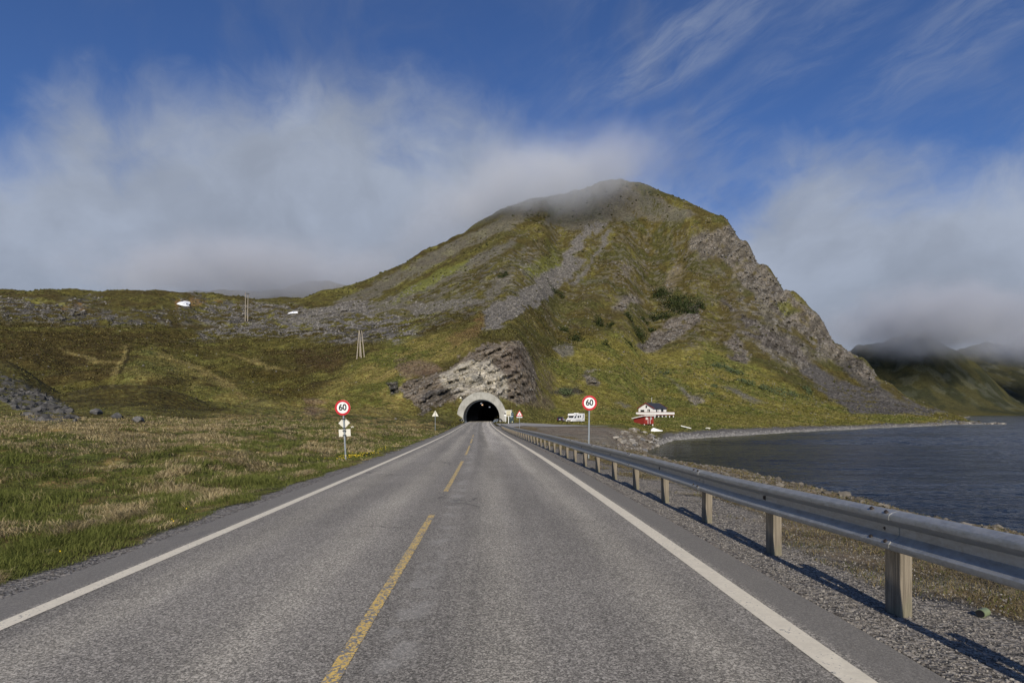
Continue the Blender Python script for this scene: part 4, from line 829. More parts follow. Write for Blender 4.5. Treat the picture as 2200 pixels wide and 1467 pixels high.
def red_shed():
    c = P(1384.5, 914, 190); c.z = gz(c.x, c.y); D = 190; a = R(33)
    h = tag(empty('red_shed', c, a), 'small red boathouse with white edged sloping roof and double doors below the white house', 'shed'); L = 4.3; W_ = 4.9; z0 = .35; zf = z0+2.55; zb = z0+1.75
    w = MB(); w.prism([(0,z0),(W_,z0),(W_,zb),(0,zf)], 0, L, 'x'); w.build('wall', M_REDP, h)
    r = MB(); s_ = (zf-zb)/W_; r.prism([(-.55,zf+.03+.55*s_),(W_+.5,zb+.03-.5*s_),(W_+.5,zb+.32-.5*s_),(-.55,zf+.34+.55*s_)], -.5, L+.5, 'x'); r.build('roof', M_WHITEP, h)
    for x in (.15, L-.25): MB().box(x-.12,x+.12,.05,.3,-.6,z0).build('leg', M_WHITEP, h)
    for x in (.15, L-.25): MB().box(x-.12,x+.12,W_-.3,W_-.05,-.6,z0).build('leg', M_WHITEP, h)
    d = MB().box(1.72,2.58,-.05,-.003,z0+.05,z0+2.1).build('door', plain('dark_red_door',(.19,.02,.018),.7), h)
    MB().box(1.58,1.70,-.07,-.003,z0+.05,z0+2.05).box(2.60,2.72,-.07,-.003,z0+.05,z0+2.05).build('door_frame', M_WHITEP, h)
    for x in (1.0, 3.0):
        f = MB(); f.box(x-.40,x+.40,-.06,-.003,z0+1.50,z0+1.62).box(x-.40,x+.40,-.06,-.003,z0+2.10,z0+2.22).box(x-.40,x-.28,-.06,-.003,z0+1.62,z0+2.10).box(x+.28,x+.40,-.06,-.003,z0+1.62,z0+2.10)
        o = f.build('window', M_WHITEP, h); MB().box(x-.28,x+.28,-.03,-.003,z0+1.62,z0+2.10).build('pane', M_CURT if x < 2 else M_GLASS, o)
red_shed()

# ------------------------------------------------------------------ vehicles
def wheel(root, x, y, r, w=.2):
    o = MB().tube([(x,y-w/2,r),(x,y+w/2,r)], r, 20).build('wheel', M_RUB, root); MB().tube([(x,y-w/2-.012,r),(x,y+w/2+.012,r)], r*.58, 14).build('rim', M_CHROME, o)
def motorhome():
    c = P(1231, 907.2, 176); c.z = max(gz(c.x+a_, c.y+b_) for a_ in (0,2,4) for b_ in (0,2,4))-.05
    # local: +x towards the rear, near side at y=0, front at x=0; turned so that its front looks past us
    m = tag(empty('motorhome', c, R(50)), 'white coachbuilt motorhome with dark decals parked on the grass beyond the side road', 'motorhome'); Wd = 2.25; L = 6.6
    body = [(0,.42),(L,.42),(L,.75),(L,2.72),(L-.15,2.85),(2.4,2.85),(.95,2.80),(.55,2.66),(.42,2.30),(.50,2.12),(.92,2.10),(.35,1.38),(-.45,1.10),(-.62,.80),(-.62,.42)]
    b = MB(); b.prism(body, 0, Wd, 'y'); o = b.build('body', M_VANW, m, .05)
    g = MB(); k = .012
    ws = [(-Wd*.0,0)]
    # windscreen on the sloping front
    def slope(z): return .35+(.92-.35)*(z-1.38)/(2.10-1.38)
    g.add([(slope(1.45)-.03,.18,1.45),(slope(1.45)-.03,Wd-.18,1.45),(slope(2.05)-.03,Wd-.25,2.05),(slope(2.05)-.03,.25,2.05),(slope(1.45)+.02,.18,1.43),(slope(1.45)+.02,Wd-.18,1.43),(slope(2.05)+.02,Wd-.25,2.07),(slope(2.05)+.02,.25,2.07)], [(0,1,2,3),(4,7,6,5),(0,4,5,1),(1,5,6,2),(2,6,7,3),(3,7,4,0)]); g.build('windscreen', M_GLASS, m)
    g = MB(); g.prism([(.55,1.42),(1.45,1.42),(1.45,2.02),(1.02,2.02)], -.02, -.002); g.build('cab_window', M_GLASS, m)
    for x0, x1, z0, z1 in ((2.55,3.35,1.5,2.15),(3.75,4.4,1.62,2.2)): q = MB().box(x0,x1,-.03,-.002,z0,z1).build('window', M_DARKM, m); MB().box(x0+.07,x1-.07,-.036,-.0305,z0+.07,z1-.07).build('pane', M_GLASS, q)
    s = MB(); s.prism([(5.6,2.62),(5.95,2.62),(6.0,1.7),(5.75,1.2),(5.2,1.0),(5.35,1.2),(5.62,1.65)], -.012, -.002).box(1.6,5.2,-.012,-.002,.95,1.0).box(1.75,4.6,-.012,-.002,.60,.72).box(5.3,6.4,-.012,-.002,.66,.78); s.prism([(1.45,1.45),(1.7,1.55),(2.2,2.62),(2.0,2.62),(1.5,2.1)], -.012, -.002); s.build('decal', M_STRIPE, m)
    gr = MB(); gr.box(-.66,-.615,.45,Wd-.45,.55,.85).build('grille', M_DARKM, m)
    for y in (.3, Wd-.3): MB().box(-.58,-.4,y-.17,y+.17,.95,1.12).build('headlight', M_CHROME, m)
    for x in (.55, 4.75):
        for y in (.12, Wd-.12): wheel(m, x, y, .34)
    MB().box(2.6,3.1,.8,1.4,2.85,3.0).build('roof_hatch', M_VANW, m); MB().tube([(4.2,1.1,2.85),(4.2,1.1,2.98)], .32, 16).build('dish', M_VANW, m)
motorhome()
def car():
    c = P(1196.5, 908.5, 172); c.z = max(gz(c.x+a_, c.y+b_) for a_ in (-1.5,0,1) for b_ in (0,2,4))-.03
    # local: +x to the car's front, rear at x=0, near side y=0
    m = tag(empty('parked_car', c, R(76)), 'dark blue estate car parked beside the motorhome, its tailgate towards the road', 'car'); Wd = 1.8; L = 4.2
    low = [(0,.32),(L,.32),(L+.1,.55),(L,.78),(3.2,.92),(.0,.95),(-.08,.6)]
    MB().prism(low, -Wd, 0, 'y').build('body', M_NAVY, m, .06)
    r = MB(); y0, y1 = -Wd+.06, -.06; t0, t1 = -Wd+.24, -.24
    v = [(.02,y0,.95),(3.1,y0,.93),(2.35,t0,1.48),(.45,t0,1.50),(.02,y1,.95),(3.1,y1,.93),(2.35,t1,1.48),(.45,t1,1.50)]; r.add(v, [(0,1,2,3),(4,7,6,5),(0,3,7,4),(1,5,6,2),(3,2,6,7),(0,4,5,1)]); r.build('cabin', M_NAVY, m, .04)
    g = MB(); e = .012
    g.add([(.08-e,-Wd+.2,1.0),(.08-e,-.2,1.0),(.40-e,-.34,1.44),(.40-e,-Wd+.34,1.44)], [(0,1,2,3)]); g.build('rear_window', M_GLASS, m)
    g = MB(); g.add([(.3,-.065+e,.99),(2.8,-.065+e,.99),(2.25,-.23+e,1.42),(.55,-.23+e,1.42)], [(0,1,2,3)]); g.build('side_window', M_GLASS, m)
    for y in (-Wd+.2, -.2): MB().box(-.105,-.03,y-.16,y+.16,.68,.9).build('tail_lamp', M_LAMPR, m)
    MB().box(-.11,-.06,-Wd/2-.27,-Wd/2+.27,.66,.78).build('number_plate', M_SWHITE, m); MB().box(-.10,-.05,-Wd+.1,-.1,.36,.48).build('bumper', M_DARKM, m)
    for x in (.75, 3.4):
        for y in (-.1, -Wd+.1): wheel(m, x, y, .32)
car()

# ------------------------------------------------------------------ boat, driftwood, snow
def upturned_boat():
    g = at(1409, 927, 100); b = tag(empty('upturned_boat', g, R(-12)), 'white rowing boat lying keel up on the grass between shed and beach', 'boat'); n = 14; k = 9; v = []
    for i in range(n):
        t = i/(n-1); w = .72*(1-max(0,(t-.35)/.65)**2.2)*(1 if t > .02 else .85); hgt = .82*(1-.70*t**1.15)*(.55+.45*min(1,t/.18)); x = -1.2+2.5*t
        for j in range(k):
            a = math.pi*j/(k-1); v.append((x, w*math.cos(a), hgt*math.sin(a)**.7+.03))
    m = MB().add(v, [(i*k+j,i*k+j+1,(i+1)*k+j+1,(i+1)*k+j) for i in range(n-1) for j in range(k-1)], True).add(v[:k], [tuple(range(k))]); m.build('hull', M_BOAT, b); MB().prism([(-1.1,.40),(-.7,.84),(-.5,.86),(1.2,.30),(1.0,.22)], -.03, .03).build('keel', M_BOAT, b); MB().tube([v[i*k] for i in range(n)], .05, 6).tube([v[i*k+k-1] for i in range(n)], .05, 6).build('gunwale', M_BOAT, b)
upturned_boat()
def blob_rock(name, mat, c, s, seed, label, cat, group=None, sub=3, sq=(1,1,.7)):
    bm = bmesh.new(); bmesh.ops.create_icosphere(bm, subdivisions=sub, radius=1); r_ = random.Random(seed)
    cuts = [(Vector((r_.gauss(0,1),r_.gauss(0,1),r_.gauss(0,1))).normalized(), r_.uniform(.55,.9)) for _ in range(9)]
    for v_ in bm.verts:
        for nrm, d_ in cuts:
            q = v_.co.dot(nrm)
            if q > d_: v_.co -= nrm*(q-d_)
        v_.co *= r_.uniform(.97,1.03); v_.co = Vector((v_.co.x*sq[0]*s, v_.co.y*sq[1]*s, v_.co.z*sq[2]*s))
    me = bpy.data.meshes.new(name); bm.to_mesh(me); bm.free(); me.materials.append(mat); o = bpy.data.objects.new(name, me); COL.objects.link(o); o.location = c; o.rotation_euler = (0,0,r_.uniform(0,6)); return tag(o, label, cat, group)
def stone_mat(name, a, b):
    t = NT(name); o = t.obj(); n = t.noise(o, 2.2, 8, .65); n2 = t.noise(o, 11, 5); rnd = t.n('ShaderNodeObjectInfo').outputs['Random']
    c = t.mix(t.rng(t.math('ADD', n, t.math('MULTIPLY', t.math('SUBTRACT', rnd, .5), .35)), .28, .72), a, b); c = t.mix(t.math('MULTIPLY', t.rng(n2, .55, .7), .4), c, tuple(x*.45 for x in a))
    return t.out(c, .9, 0, t.bump(t.math('ADD', n, t.math('MULTIPLY', n2, .3)), .12, .7), .2)
M_ST = stone_mat('grey_brown_stone', (.09,.079,.064), (.22,.195,.16)); M_STP = stone_mat('pale_stone', (.16,.148,.128), (.35,.325,.285)); M_STD = stone_mat('dark_slate_stone', (.055,.055,.056), (.16,.157,.155)); M_STW = stone_mat('white_quartz_stone', (.60,.58,.50), (.78,.76,.68))
g = at(1421.5, 927, 100); blob_rock('white_float', M_BOAT, g+Vector((0,0,.15)), .5, 5, 'small white float lying beside the upturned boat', 'float', None, 2, (1.2,.6,.45))
g = at(1474, 921, 100); d = tag(empty('bleached_plank', g, R(-25)), 'bleached white plank lying slanted at the top of the beach', 'driftwood'); o = MB().prism([(-1.5,-.13),(1.5,-.10),(1.45,.12),(-1.4,.15)], -.1, .12, 'z').build('timber', M_BOAT, d, .02); o.rotation_euler = (0, R(14), 0); o.location.z = .42; d.name = 'bleached_plank'
g = at(1521, 921, 100); blob_rock('white_boulder', M_STW, g+Vector((0,0,.1)), .75, 8, 'low white boulder at the upper edge of the beach', 'boulder', None, 2, (1.1,.7,.5))
def snow(px0, px1, pts, label, seed):
    m = MB(); N_ = 12; v = []; n = len(pts); c = at(sum(p[0] for p in pts)/n, sum(p[1] for p in pts)/n)
    ring = []
    for k in (1.0, .6, .25):
        for p in pts:
            q = at(c_px[0]+(p[0]-c_px[0])*k, c_px[1]+(p[1]-c_px[1])*k) ; q.z += .5+.8*(1-k); v.append(q-c)
    f = [(r*n+i, r*n+(i+1)%n, (r+1)*n+(i+1)%n, (r+1)*n+i) for r in range(2) for i in range(n)]; f.append(tuple(range(2*n,3*n)))
    m.add(v, f, True); o = m.build('snow_patch', M_SNOW, None); o.location = c; tag(o, label, 'snow patch', 'snow patches')
for pts, lab in (([(379,656),(385,650),(397,649),(408,651),(409,654),(404,657),(408,659),(398,660),(388,658)], 'white snow patch in a hollow of the moor near the skyline'),
                 ([(617,676),(622,673),(630,671),(639,671),(640,674),(632,675)], 'thin white snow sliver lying left of the foot of the scree slope')):
    c_px = (sum(p[0] for p in pts)/len(pts), sum(p[1] for p in pts)/len(pts)); snow(0, 0, pts, lab.replace(' left of', ' beside'), 1)
# stones one can point to
for px, py, s, lab in ((207,889,.75,'grey boulder at the meadow edge next to the dark rock pile'),(252,899,.62,'grey boulder between two others along the meadow edge'),(298,909,.55,'dark upright boulder standing furthest from the rock pile on the meadow edge')):
    g = at(px, py, 40); blob_rock('boulder', M_STD, g+Vector((0,0,.2)), s, px, lab, 'boulder', 'boulders on the meadow edge')
for px, py, s, lab, m_ in ((757,919,.16,'small white stone in the grass beyond the 60 sign',M_STW),(992,858,.75,'white stone on the grass slope touching the portal arch',M_STW)):
    g = at(px, py, 40); blob_rock('white_stone', m_, g+Vector((0,0,s*.3)), s, px, lab, 'stone', None, 2)
x, y = 9.0, 24.0; blob_rock('white_boulder', M_STW, Vector((P(1500,996,24).x, 24, gz(P(1500,996,24).x, 24)+.18)), .36, 77, 'bright white boulder showing just over the crash barrier at the sea edge', 'boulder', None, 3, (1.0,.8,.75))
b = Vector((P(2112,1252,4.6).x, 4.6, 0)); b.z = gz(b.x, b.y); cn = tag(empty('litter_can', b+Vector((0,0,.035)), R(30)), 'small greenish drinks can lying in the dry grass behind the barrier', 'can'); MB().tube([(-.05,0,0),(.05,0,0)], .033, 14).build('can_body', plain('dull_green_tin',(.20,.24,.13),.5,.3), cn); MB().tube([(-.053,0,0),(-.0505,0,0)], .030, 14).build('can_lid', M_DARKM, cn)

# riprap: the larger rocks one by one, the small stuff as a mass
protos = []
for i in range(7):
    o = blob_rock('shore_rock', (M_ST, M_STP, M_ST, M_STD, M_ST, M_STP, M_ST)[i], Vector(), 1.0, 200+i, None, None, None, 2, (1, .75, .6)); protos.append(o.data); bpy.data.objects.remove(o)
def put(mesh, name, loc, s, label, cat, group):
    o = bpy.data.objects.new(name, mesh); COL.objects.link(o); o.location = loc; o.scale = (s*random.uniform(.8,1.3), s*random.uniform(.8,1.2), s*random.uniform(.7,1.15)); o.rotation_euler = (random.uniform(-.5,.5), random.uniform(-.5,.5), random.uniform(0,6.28)); return tag(o, label, cat, group)
for k in range(84):
    y = 7.5 + 34*random.random()**1.3; off = random.uniform(8.9, 11.0); x = float(road_x(y))+off; s = random.choice((random.uniform(.025,.05),random.uniform(.03,.06),random.uniform(.05,.10)))*(1+.026*y)
    put(random.choice(protos), 'shore_rock', (x, y, gz(x,y)+s*.18), s, 'grey brown rock in the rough edge between the dry grass and the sea', 'rock', 'rocks along the sea edge beside the barrier')
n_ = 0
while n_ < 150:
    px = random.uniform(1255, 1412); D = random.uniform(66, 118); x = (px-CX)*D/F; z = gz(x, D)
    if not (SEA-.3 < z < -1.5) or (px < 1320 and random.random() < .75) or (z > -2.4 and random.random() < .6): continue
    s = random.choice((random.uniform(.2,.5),random.uniform(.2,.5),random.uniform(.4,.85)))*(.7 if px < 1320 else 1); put(random.choice(protos), 'bank_rock', (x, D, z+s*.12), s, 'pale angular rock in the rocky bank running into the bay below the side road', 'rock', 'rocks of the bank by the bay'); n_ += 1
for k in range(46):
    px = random.choice((random.uniform(2010,2160), random.uniform(1940,2080))); D = np.interp(px, [1940,2000,2050,2100,2160],[256,276,309,314,314])+random.uniform(-1,6); x = (px-CX)*D/F; z = max(gz(x, D), SEA-.1)
    s = random.uniform(.5,1.5)*(1 if px > 2060 else .6); put(random.choice(protos), 'point_rock', (x, D, z+s*.15), s, 'rock at the low tip of the beach where the point runs out into the sea', 'rock', 'rocks on the point')
M_ROCKS = None
def rock_mass(name, pts, sizes, mat, seed, group=None):
    bm = bmesh.new(); bmesh.ops.create_icosphere(bm, subdivisions=1, radius=1); base = np.array([v.co[:] for v in bm.verts]); fc = np.array([[v.index for v in f.verts] for f in bm.faces]); bm.free()
    r = np.random.default_rng(seed); n = len(pts); nv = len(base)
    b = base[None]*(1+r.uniform(-.32,.32,(n,nv,1)))*np.array(sizes)[:,None,None]*r.uniform(.6,1.25,(n,1,3))*np.array([1,1,.8])
    a = r.uniform(0, 6.28, n); ca, sa = np.cos(a)[:,None], np.sin(a)[:,None]
    X = b[...,0]*ca-b[...,1]*sa; Y = b[...,0]*sa+b[...,1]*ca; V_ = np.stack([X,Y,b[...,2]],-1)+np.array(pts)[:,None,:]
    F_ = (fc[None]+np.arange(n)[:,None,None]*nv).reshape(-1,3); tone = np.repeat(r.random(n), nv)
    return tag(mesh_np(name, V_.reshape(-1,3), F_, mat, False, dict(tone=tone)), kind='stuff')
def mass_mat(name, a, b):
    t = NT(name); o = t.obj(); k = t.attr('tone'); n = t.noise(o, 1.5, 6, .6); c = t.mix(t.math('ADD', t.math('MULTIPLY', k, .75), t.math('MULTIPLY', n, .3)), a, b); return t.out(c, .92, 0, t.bump(n, .2, .6), .15)
M_MS = mass_mat('scree_stone', (.075,.07,.064), (.23,.215,.195)); M_MD2 = mass_mat('edge_stone', (.06,.053,.044), (.19,.17,.14)); M_MD = mass_mat('dark_scree_stone', (.03,.029,.028), (.12,.116,.11))
def sample_mask(mask, n, seed, dmin, dmax, power=1.0):
    r = np.random.default_rng(seed); w = mask*(DD > dmin)*(DD < dmax)*(PP > -40)*(PP < 2200)*DD**power; w = w.ravel()/w.sum(); i = r.choice(len(w), n, p=w); return np.stack([VX.ravel()[i], VY.ravel()[i], VZ.ravel()[i]], -1), DD.ravel()[i], r
p_, d_, r_ = sample_mask(sstep(.45,.8,rocky)*(DD > 240)*(col[...,0] > .1), 9000, 5, 240, 900); rock_mass('scree_boulders', p_, d_*r_.uniform(.0006,.0021,len(p_))**1.0, M_MS, 6)
p_, d_, r_ = sample_mask(sstep(.4,.8,rocky)*(DD > 240)*(col[...,0] < .1), 2600, 7, 240, 900); rock_mass('dark_scree_boulders', p_, d_*r_.uniform(.0006,.0019,len(p_)), M_MD, 8)
p_, d_, r_ = sample_mask(pile, 1100, 9, 58, 190, 0); rock_mass('rock_pile', p_, (.10+.62*r_.random(len(p_))**2.6), M_MD, 10)
p_, d_, r_ = sample_mask((sstep(.2,.6,rocky)+.03)*(PP < 900)*(1-pile), 1500, 11, 90, 600); rock_mass('moor_stones', p_, d_*r_.uniform(.0006,.0026,len(p_)), M_MS, 12)
p_, d_, r_ = sample_mask((cut > .5)*1.0*((np.abs(OFF) > 7.5)|(ZT > 9)), 380, 13, 160, 260); rock_mass('cutting_rubble', p_, r_.uniform(.12,.42,len(p_)), M_MS, 14)
p_, d_, r_ = sample_mask(mt*(1-rocky)*sstep(.44,.60,nb*.6+na*.4)*(DD > 240), 3600, 61, 240, 900); rock_mass('slope_stones', p_, d_*r_.uniform(.0004,.0015,len(p_)), M_MS, 62)
p_, d_, r_ = sample_mask((DD > 190)*(1-rocky)*(1-cut)*(ZT > 0)*sstep(.46,.58,nd*.5+nb*.5), 9000, 63, 190, 900, .8); rock_mass('heath_clumps', p_, d_*r_.uniform(.0005,.0026,len(p_)), mass_mat('heath_clump', (.026,.027,.009), (.075,.070,.022)), 64)
# loose stones of the sea edge and gravel of the shoulder
r_ = np.random.default_rng(15); y = 6+44*r_.random(4200)**1.4; of = r_.uniform(7.6,11.6,4200); x = road_x(y)+of; rock_mass('edge_stones', np.stack([x,y,ground(x,y)],-1), r_.uniform(.012,.05,4200)*(1+.03*y)*np.where(r_.random(4200)<.06,1.8,1), M_MD2, 16)
y = 3+14*r_.random(9000)**1.5; of = 3.5+2.0*r_.random(9000)**1.3; x = road_x(y)+of; rock_mass('shoulder_gravel', np.stack([x,y,ground(x,y)+.002],-1), r_.uniform(.004,.012,9000), mass_mat('gravel_stone',(.09,.083,.075),(.30,.28,.25)), 17)
px = r_.uniform(1400,2130,2600); D = np.interp(px, [1400,1450,1500,1600,1700,1800,1900,2000,2050,2130],[97,129,139,157,180,205,238,274,308,314])+r_.random(2600)**2*12; x = (px-CX)*D/F; rock_mass('beach_stones', np.stack([x,D,np.maximum(ground(x,D),SEA-.05)],-1), r_.uniform(.08,.34,2600), mass_mat('beach_stone',(.10,.10,.10),(.30,.29,.275)), 18)

# ------------------------------------------------------------------ shrubs
def leaf_mat(name, a, b):
    t = NT(name); k = t.attr('tone'); o = t.obj(); n = t.noise(o, .8, 4); c = t.mix(t.math('ADD', t.math('MULTIPLY', k, .7), t.math('MULTIPLY', n, .3)), a, b); return t.out(c, .75, 0, None, .2)
M_SHD = leaf_mat('dark_birch_leaves', (.012,.020,.006), (.042,.055,.014)); M_SHG = leaf_mat('grey_willow_leaves', (.045,.065,.028), (.105,.13,.06))
def shrub(px, py, w, h, mat, label, group, n=520):
    g = at(px, py+h*.35); k = g.y/F; rx, rz = w*.5*k, h*.5*k; ry = max(rx*.7, 1.5); r = np.random.default_rng(int(px*7+py))
    m = 7; cc = r.normal(0, .42, (m,3))*np.array([rx,ry,rz*.6]); cc[:,2] += rz*.35 ; idx = r.integers(0, m, n); u = r.normal(0,1,(n,3)); u /= np.linalg.norm(u,axis=1)[:,None]; rad = r.uniform(.45,1.0,n)[:,None]
    q = cc[idx]+u*rad*np.array([rx*.55,ry*.55,rz*.65])
    # follow the slope
    gx = ground(np.clip(q[:,0]+g.x, -1e4, 1e4), q[:,1]+g.y)-g.z; q[:,2] = np.maximum(q[:,2]+gx*.85, gx+.1)
    s = k*r.uniform(1.3,3.2,n); t1 = r.normal(0,1,(n,3)); t1 /= np.linalg.norm(t1,axis=1)[:,None]; t2 = np.cross(t1, r.normal(0,1,(n,3))); t2 /= np.linalg.norm(t2,axis=1)[:,None]
    V_ = np.stack([q-t1*s[:,None]*.6, q+t2*s[:,None]*.45, q+t1*s[:,None]*.6, q-t2*s[:,None]*.45],1).reshape(-1,3); o = mesh_np('shrub', V_, np.arange(4*n).reshape(n,4), mat, False, dict(tone=np.repeat(r.random(n),4))); o.location = g
    return tag(o, label, 'shrub', group)
GD = 'dark shrubs on the mountain'; GW = 'grey green willow shrubs on the lower slope'
for px, py, w, h, lab, n in ((1446,640,90,66,'broad dark shrub thicket in the middle of the mountain face above the crag',2000),(1478,655,60,44,'dark shrub mass filling the seaward end of the big thicket',900),(1418,624,50,34,'dark shrub at the upper inland corner of the big thicket',600),(1425,672,52,36,'dark shrub at the lower edge of the big thicket',600),
    (1293,688,26,36,'tall dark shrub at the inland end of the row below the thicket',420),(1316,694,20,13,'low dark shrub touching the tall one at the inland end',200),(1351,675,34,24,'round dark shrub alone below the pale ledges',360),(1388,691,18,14,'small dark shrub just under the big thicket',200),(1376,714,38,38,'large round dark shrub at the top of the dark crag',520),(1400,708,18,16,'small dark shrub leaning on the large round one',200),
    (1085,585,28,24,'lone dark shrub high beside the scree, towards the moor',320),(1201,628,30,22,'dark shrub clinging to the edge of the scree tongue',320),(1214,706,30,15,'flat dark shrub above the tunnel slope',240),(1243,720,40,26,'wider dark shrub next below the flat one above the tunnel slope',380),(1302,735,22,22,'small dark shrub on a bare spot under the row',200),(1352,738,14,10,'tiny dark shrub below the large round one',120),(1505,655,26,22,'dark shrub on the crag edge seaward of the thicket',240)):
    shrub(px, py, w, h, M_SHD, lab, GD, n)
for px, py, w, h, lab, n in ((1548,783,44,16,'long low grey green willow at the head of the slope beside the striped crag',420),(1578,797,44,14,'low willow just below and seaward of the longest one',360),(1602,818,40,14,'willow strip halfway down the slope beside the striped crag',300),(1655,835,44,20,'thick willow clump at the inland side of the dark scree',420),(1700,842,60,22,'widest willow clump above the beach near the dark scree',560),(1735,838,30,16,'willow touching the edge of the dark scree',260),(1536,828,18,12,'small round willow alone above the house',160),(1432,800,24,10,'faint willow streak high above the white house',160),(1212,838,42,20,'bushy willow on the dark outcrop above the side road',420),(1530,846,22,8,'thin willow streak on the low outcrop beyond the house',140)):
    shrub(px, py, w, h, M_SHG, lab, GW, n)

# ------------------------------------------------------------------ grass
def blade_mat():
    t = NT('grass_blades'); c = t.attr('Col','Color'); o = t.obj(); n = t.noise(o, 3, 3); cc = t.mix(1.0, c, t.rng(n, .3, .7, .75, 1.25), 'MULTIPLY')
    d = t.n('ShaderNodeBsdfDiffuse'); t.put(d.inputs[0], cc); tr = t.n('ShaderNodeBsdfTranslucent'); t.put(tr.inputs[0], cc); m = t.n('ShaderNodeMixShader'); m.inputs[0].default_value = .3; t.t.links.new(d.outputs[0], m.inputs[1]); t.t.links.new(tr.outputs[0], m.inputs[2]); o2 = t.n('ShaderNodeOutputMaterial'); t.t.links.new(m.outputs[0], o2.inputs[0]); return t.m
M_BL = blade_mat()
def blades(name, x, y, length, colr, lean, seed, wid=1.0):
    r = np.random.default_rng(seed); n = len(x); z = ground(x, y); a = r.uniform(0, 2*np.pi, n); w = np.maximum(.0035, y*.00042)*r.uniform(.7,1.4,n)*wid
    la = lean[0]; lm = np.clip(lean[1]+r.normal(0,.22,n), .05, 1.5); da = la+r.normal(0,1.25,n); dx, dy = np.cos(da), np.sin(da); sx, sy = np.cos(a)*w, np.sin(a)*w
    L = length; p0 = np.stack([x,y,z-.02],-1); p1 = p0+np.stack([dx*lm*L*.30, dy*lm*L*.30, L*.52],-1); p2 = p0+np.stack([dx*lm*L*.95, dy*lm*L*.95, L*(.95-.42*lm)],-1); s = np.stack([sx,sy,sx*0],-1)
    V_ = np.stack([p0-s,p0+s,p1+s*.8,p1-s*.8,p2+s*.15,p2-s*.15],1).reshape(-1,3); i = np.arange(n)[:,None]*6; F_ = np.concatenate([i+np.array([[0,1,2,3]]), i+np.array([[3,2,4,5]])],0)
    return tag(mesh_np(name, V_, F_, M_BL, True, dict(Col=np.repeat(colr,6,0))), kind='stuff')
def meadow(n, seed):
    r = np.random.default_rng(seed); D = 3.4*np.exp(r.random(n)*math.log(72/3.4)); px = r.uniform(-220, 1010, n); x = (px-CX)*D/F; off = x-road_x(D)
    ed = -3.50-.55*fbm(D*1.3, D*0+4, 4, 83)
    k = off < ed; x, D, off, px = x[k], D[k], off[k], px[k]; n = len(x)
    cl = fbm(x*.8, D*.42, 4, 61)*.55+fbm(x*2.2, D*1.5, 3, 62)*.45 + .085*sstep(16, 36, D)*sstep(590, 380, px) - .08*(1-sstep(4.4, 7.5, -off)); dead = sstep(.525, .58, cl+r.normal(0,.035,n))
    hue = r.random((n,1)); grn = np.array((.085,.103,.026))*(1-hue)+np.array((.175,.185,.056))*hue; stw = np.array((.28,.215,.105))*(1-hue)+np.array((.52,.43,.25))*hue; c = grn+(stw-grn)*dead[:,None]
    tuft = fbm(x*.9, D*.9, 3, 66); L = (.075+.13*sstep(.35,.7,tuft)+.09*dead)*r.uniform(.55,1.4,n)*(1-.55*(1-sstep(3.8,5.2,-off)))*np.where(D > 25, 1.15, 1)
    la = 2*np.pi*fbm(x*.25, D*.25, 2, 68)*1.6
    return blades('meadow_grass', x, D, L, c, (la, .5+.72*dead), seed+1)
meadow(330000, 21)
def verge(n, seed):
    r = np.random.default_rng(seed); D = 2.6*np.exp(r.random(n)*math.log(55/2.6)); off = r.uniform(4.3, 9.6, n); x = road_x(D)+off; cl = fbm(x*.8, D*.5, 4, 81)*.6+fbm(x*2.5, D*2, 3, 86)*.4; k = (cl+r.normal(0,.03,n)) > (.455+.10*(1-sstep(4.5,5.3,off))); x, D = x[k], D[k]; n = len(x)
    hue = r.random((n,1)); c = np.array((.13,.10,.045))*(1-hue)+np.array((.255,.21,.115))*hue; g = (r.random((n,1)) < .22); c = np.where(g, np.array((.10,.11,.03)), c)
    return blades('dry_verge_grass', x, D, r.uniform(.03,.11,n), c, (r.uniform(0,6.28,n), .8), seed+1, .9)
verge(110000, 31)
def tufts(n, seed):                                     # rough herbage of the slopes
    r = np.random.default_rng(seed); w = ((1-rocky)*(DD > 55)*(DD < 420)*(PP > -40)*(PP < 2200)*(ZT > -5)*(1-cut)*(col[...,1] > .04)*np.where((np.abs(OFF) < 4) & (DD < 170), 0, 1)*np.where((OFF > 3)&(DD < 135)&(PP < 1345), .0, 1)*DD**.6).ravel(); i = r.choice(len(w), n, p=w/w.sum())
    k = r.uniform(.85,1.35,(n,1)); c = col.reshape(-1,3)[i]*k; pale = r.random((n,1)) < .16; c = np.where(pale, c*.5+np.array((.17,.15,.055)), c)
    D = DD.ravel()[i]; x = VX.ravel()[i]+r.normal(0,.3,n)*D*.002; y = VY.ravel()[i]
    return blades('hillside_herbage', x, y, D*.0013*r.uniform(.5,1.6,n)+.08, np.clip(c,0,1), (r.uniform(0,6.28,n), .8), seed+1, 2.2)
tufts(110000, 41)
def flowers(pts, label):
    r = np.random.default_rng(51); V_ = []; 
    for x0, y0, sx, sy, n in pts:
        for k in range(n):
            x = x0+r.normal(0,sx); y = y0+r.normal(0,sy); z = gz(x,y)+r.uniform(.10,.24); s = r.uniform(.010,.020)*(.7 if y0 < 10 else 1)
            V_ += [(x+s*math.cos(a)*(1 if j % 2 else .45), y+s*.4*math.sin(a), z+s*math.sin(a)*(1 if j % 2 else .45)) for j, a in enumerate(np.arange(8)*math.pi/4)]
    V_ = np.array(V_); t = NT('yellow_petals'); return tag(mesh_np('yellow_flowers', V_, np.arange(len(V_)).reshape(-1,8), t.out((.70,.50,.02), .7), False), kind='stuff')
a = P(768, 988, 22.5); b2 = P(375,1122,7.6); c3 = P(805,975,26)
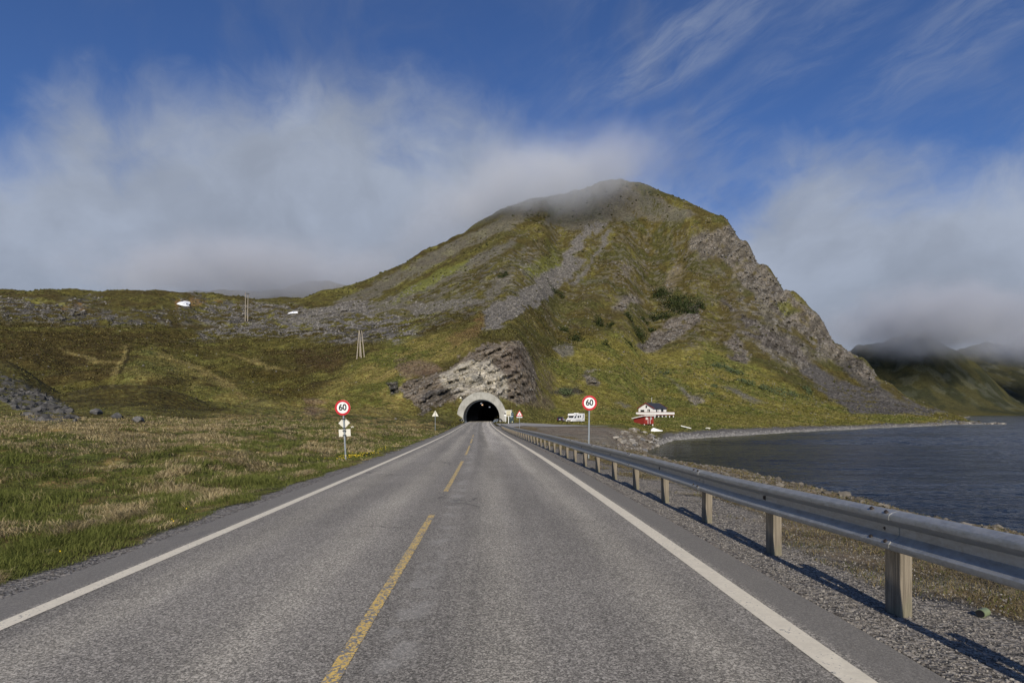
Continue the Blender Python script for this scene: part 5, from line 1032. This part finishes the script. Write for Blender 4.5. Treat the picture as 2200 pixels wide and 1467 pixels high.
flowers([(a.x, 22.5, .35, .6, 80),(a.x-.45, 22.2, .25, .5, 20),(c3.x, 26, .4, 1.2, 20),(b2.x,7.6,.03,.05,2),(P(125,1205,6).x,6,.03,.03,1),(P(400,1100,8.4).x,8.4,.05,.05,1)], '')

# ------------------------------------------------------------------ low cloud round the tops
def cloud(name, c, rad, dens, seed, scale, rot=0.0, thr=(.30,.62), tilt=0, tone=(.78,.80,.85)):
    bm = bmesh.new(); bmesh.ops.create_icosphere(bm, subdivisions=3, radius=1); me = bpy.data.meshes.new(name); bm.to_mesh(me); bm.free()
    o = bpy.data.objects.new(name, me); COL.objects.link(o); o.location = c; o.scale = rad; o.rotation_euler = (0,tilt,rot)
    t = NT(name+'_vapour'); p = t.obj(); ln = t.n('ShaderNodeVectorMath', operation='LENGTH'); t.put(ln.inputs[0], p); r = ln.outputs['Value']
    q = t.vadd(t.vmul(p, tuple(x/100 for x in rad)), (seed*3.1, seed*1.7, 0)); n = t.noise(q, scale, 5, .58, .3)
    f = t.math('MULTIPLY', t.rng(r, 1.0, .25), t.rng(t.math('ADD', n, t.math('MULTIPLY', t.rng(r, .9, .1), .22)), thr[0]+.1, thr[1]+.1))
    v = t.n('ShaderNodeVolumePrincipled'); v.inputs['Color'].default_value = (*tone, 1); t.put(v.inputs['Density'], t.math('MULTIPLY', f, dens)); v.inputs['Anisotropy'].default_value = .0
    u = t.n('ShaderNodeOutputMaterial'); t.t.links.new(v.outputs[0], u.inputs['Volume']); me.materials.append(t.m)
    return tag(o, kind='stuff')
cloud('summit_cloud', P(1170, 395, 780), (230, 170, 64), .014, 1, 1.4, 0, (.25,.6), R(-12), (.86,.88,.92))
cloud('ridge_cloud', P(930, 500, 860), (170, 130, 46), .006, 6, 1.2, 0, (.25,.6), R(-30))
cloud('moor_cloud', P(540, 588, 1080), (420, 260, 70), .013, 2, 1.0)
cloud('headland_cloud', P(2010, 690, 1760), (440, 300, 145), .014, 3, .8, tone=(.70,.72,.77))
cloud('headland_cloud', P(2280, 725, 2100), (380, 330, 145), .014, 4, .8, tone=(.70,.72,.77))
sky()
cd = bpy.data.cameras.new('camera'); cam = bpy.data.objects.new('camera', cd); COL.objects.link(cam); SC.camera = cam
cam.location = (0,0,CAMZ); cam.rotation_euler = (R(90),0,0); cd.sensor_width = 36; cd.lens = 36*F/2200; cd.shift_y = (HY-733.5)/2200; cd.clip_end = 20000; cd.clip_start = .05
SC.view_settings.view_transform = 'Standard'; SC.view_settings.look = 'None'; SC.view_settings.gamma = 1; SC.view_settings.use_curve_mapping = False
SC.view_settings.exposure = EXPO
cy = SC.cycles; cy.max_bounces = 6; cy.diffuse_bounces = 2; cy.glossy_bounces = 2; cy.transmission_bounces = 2; cy.volume_bounces = VB; cy.transparent_max_bounces = 6
cy.volume_step_rate = 1.0; cy.volume_max_steps = 128
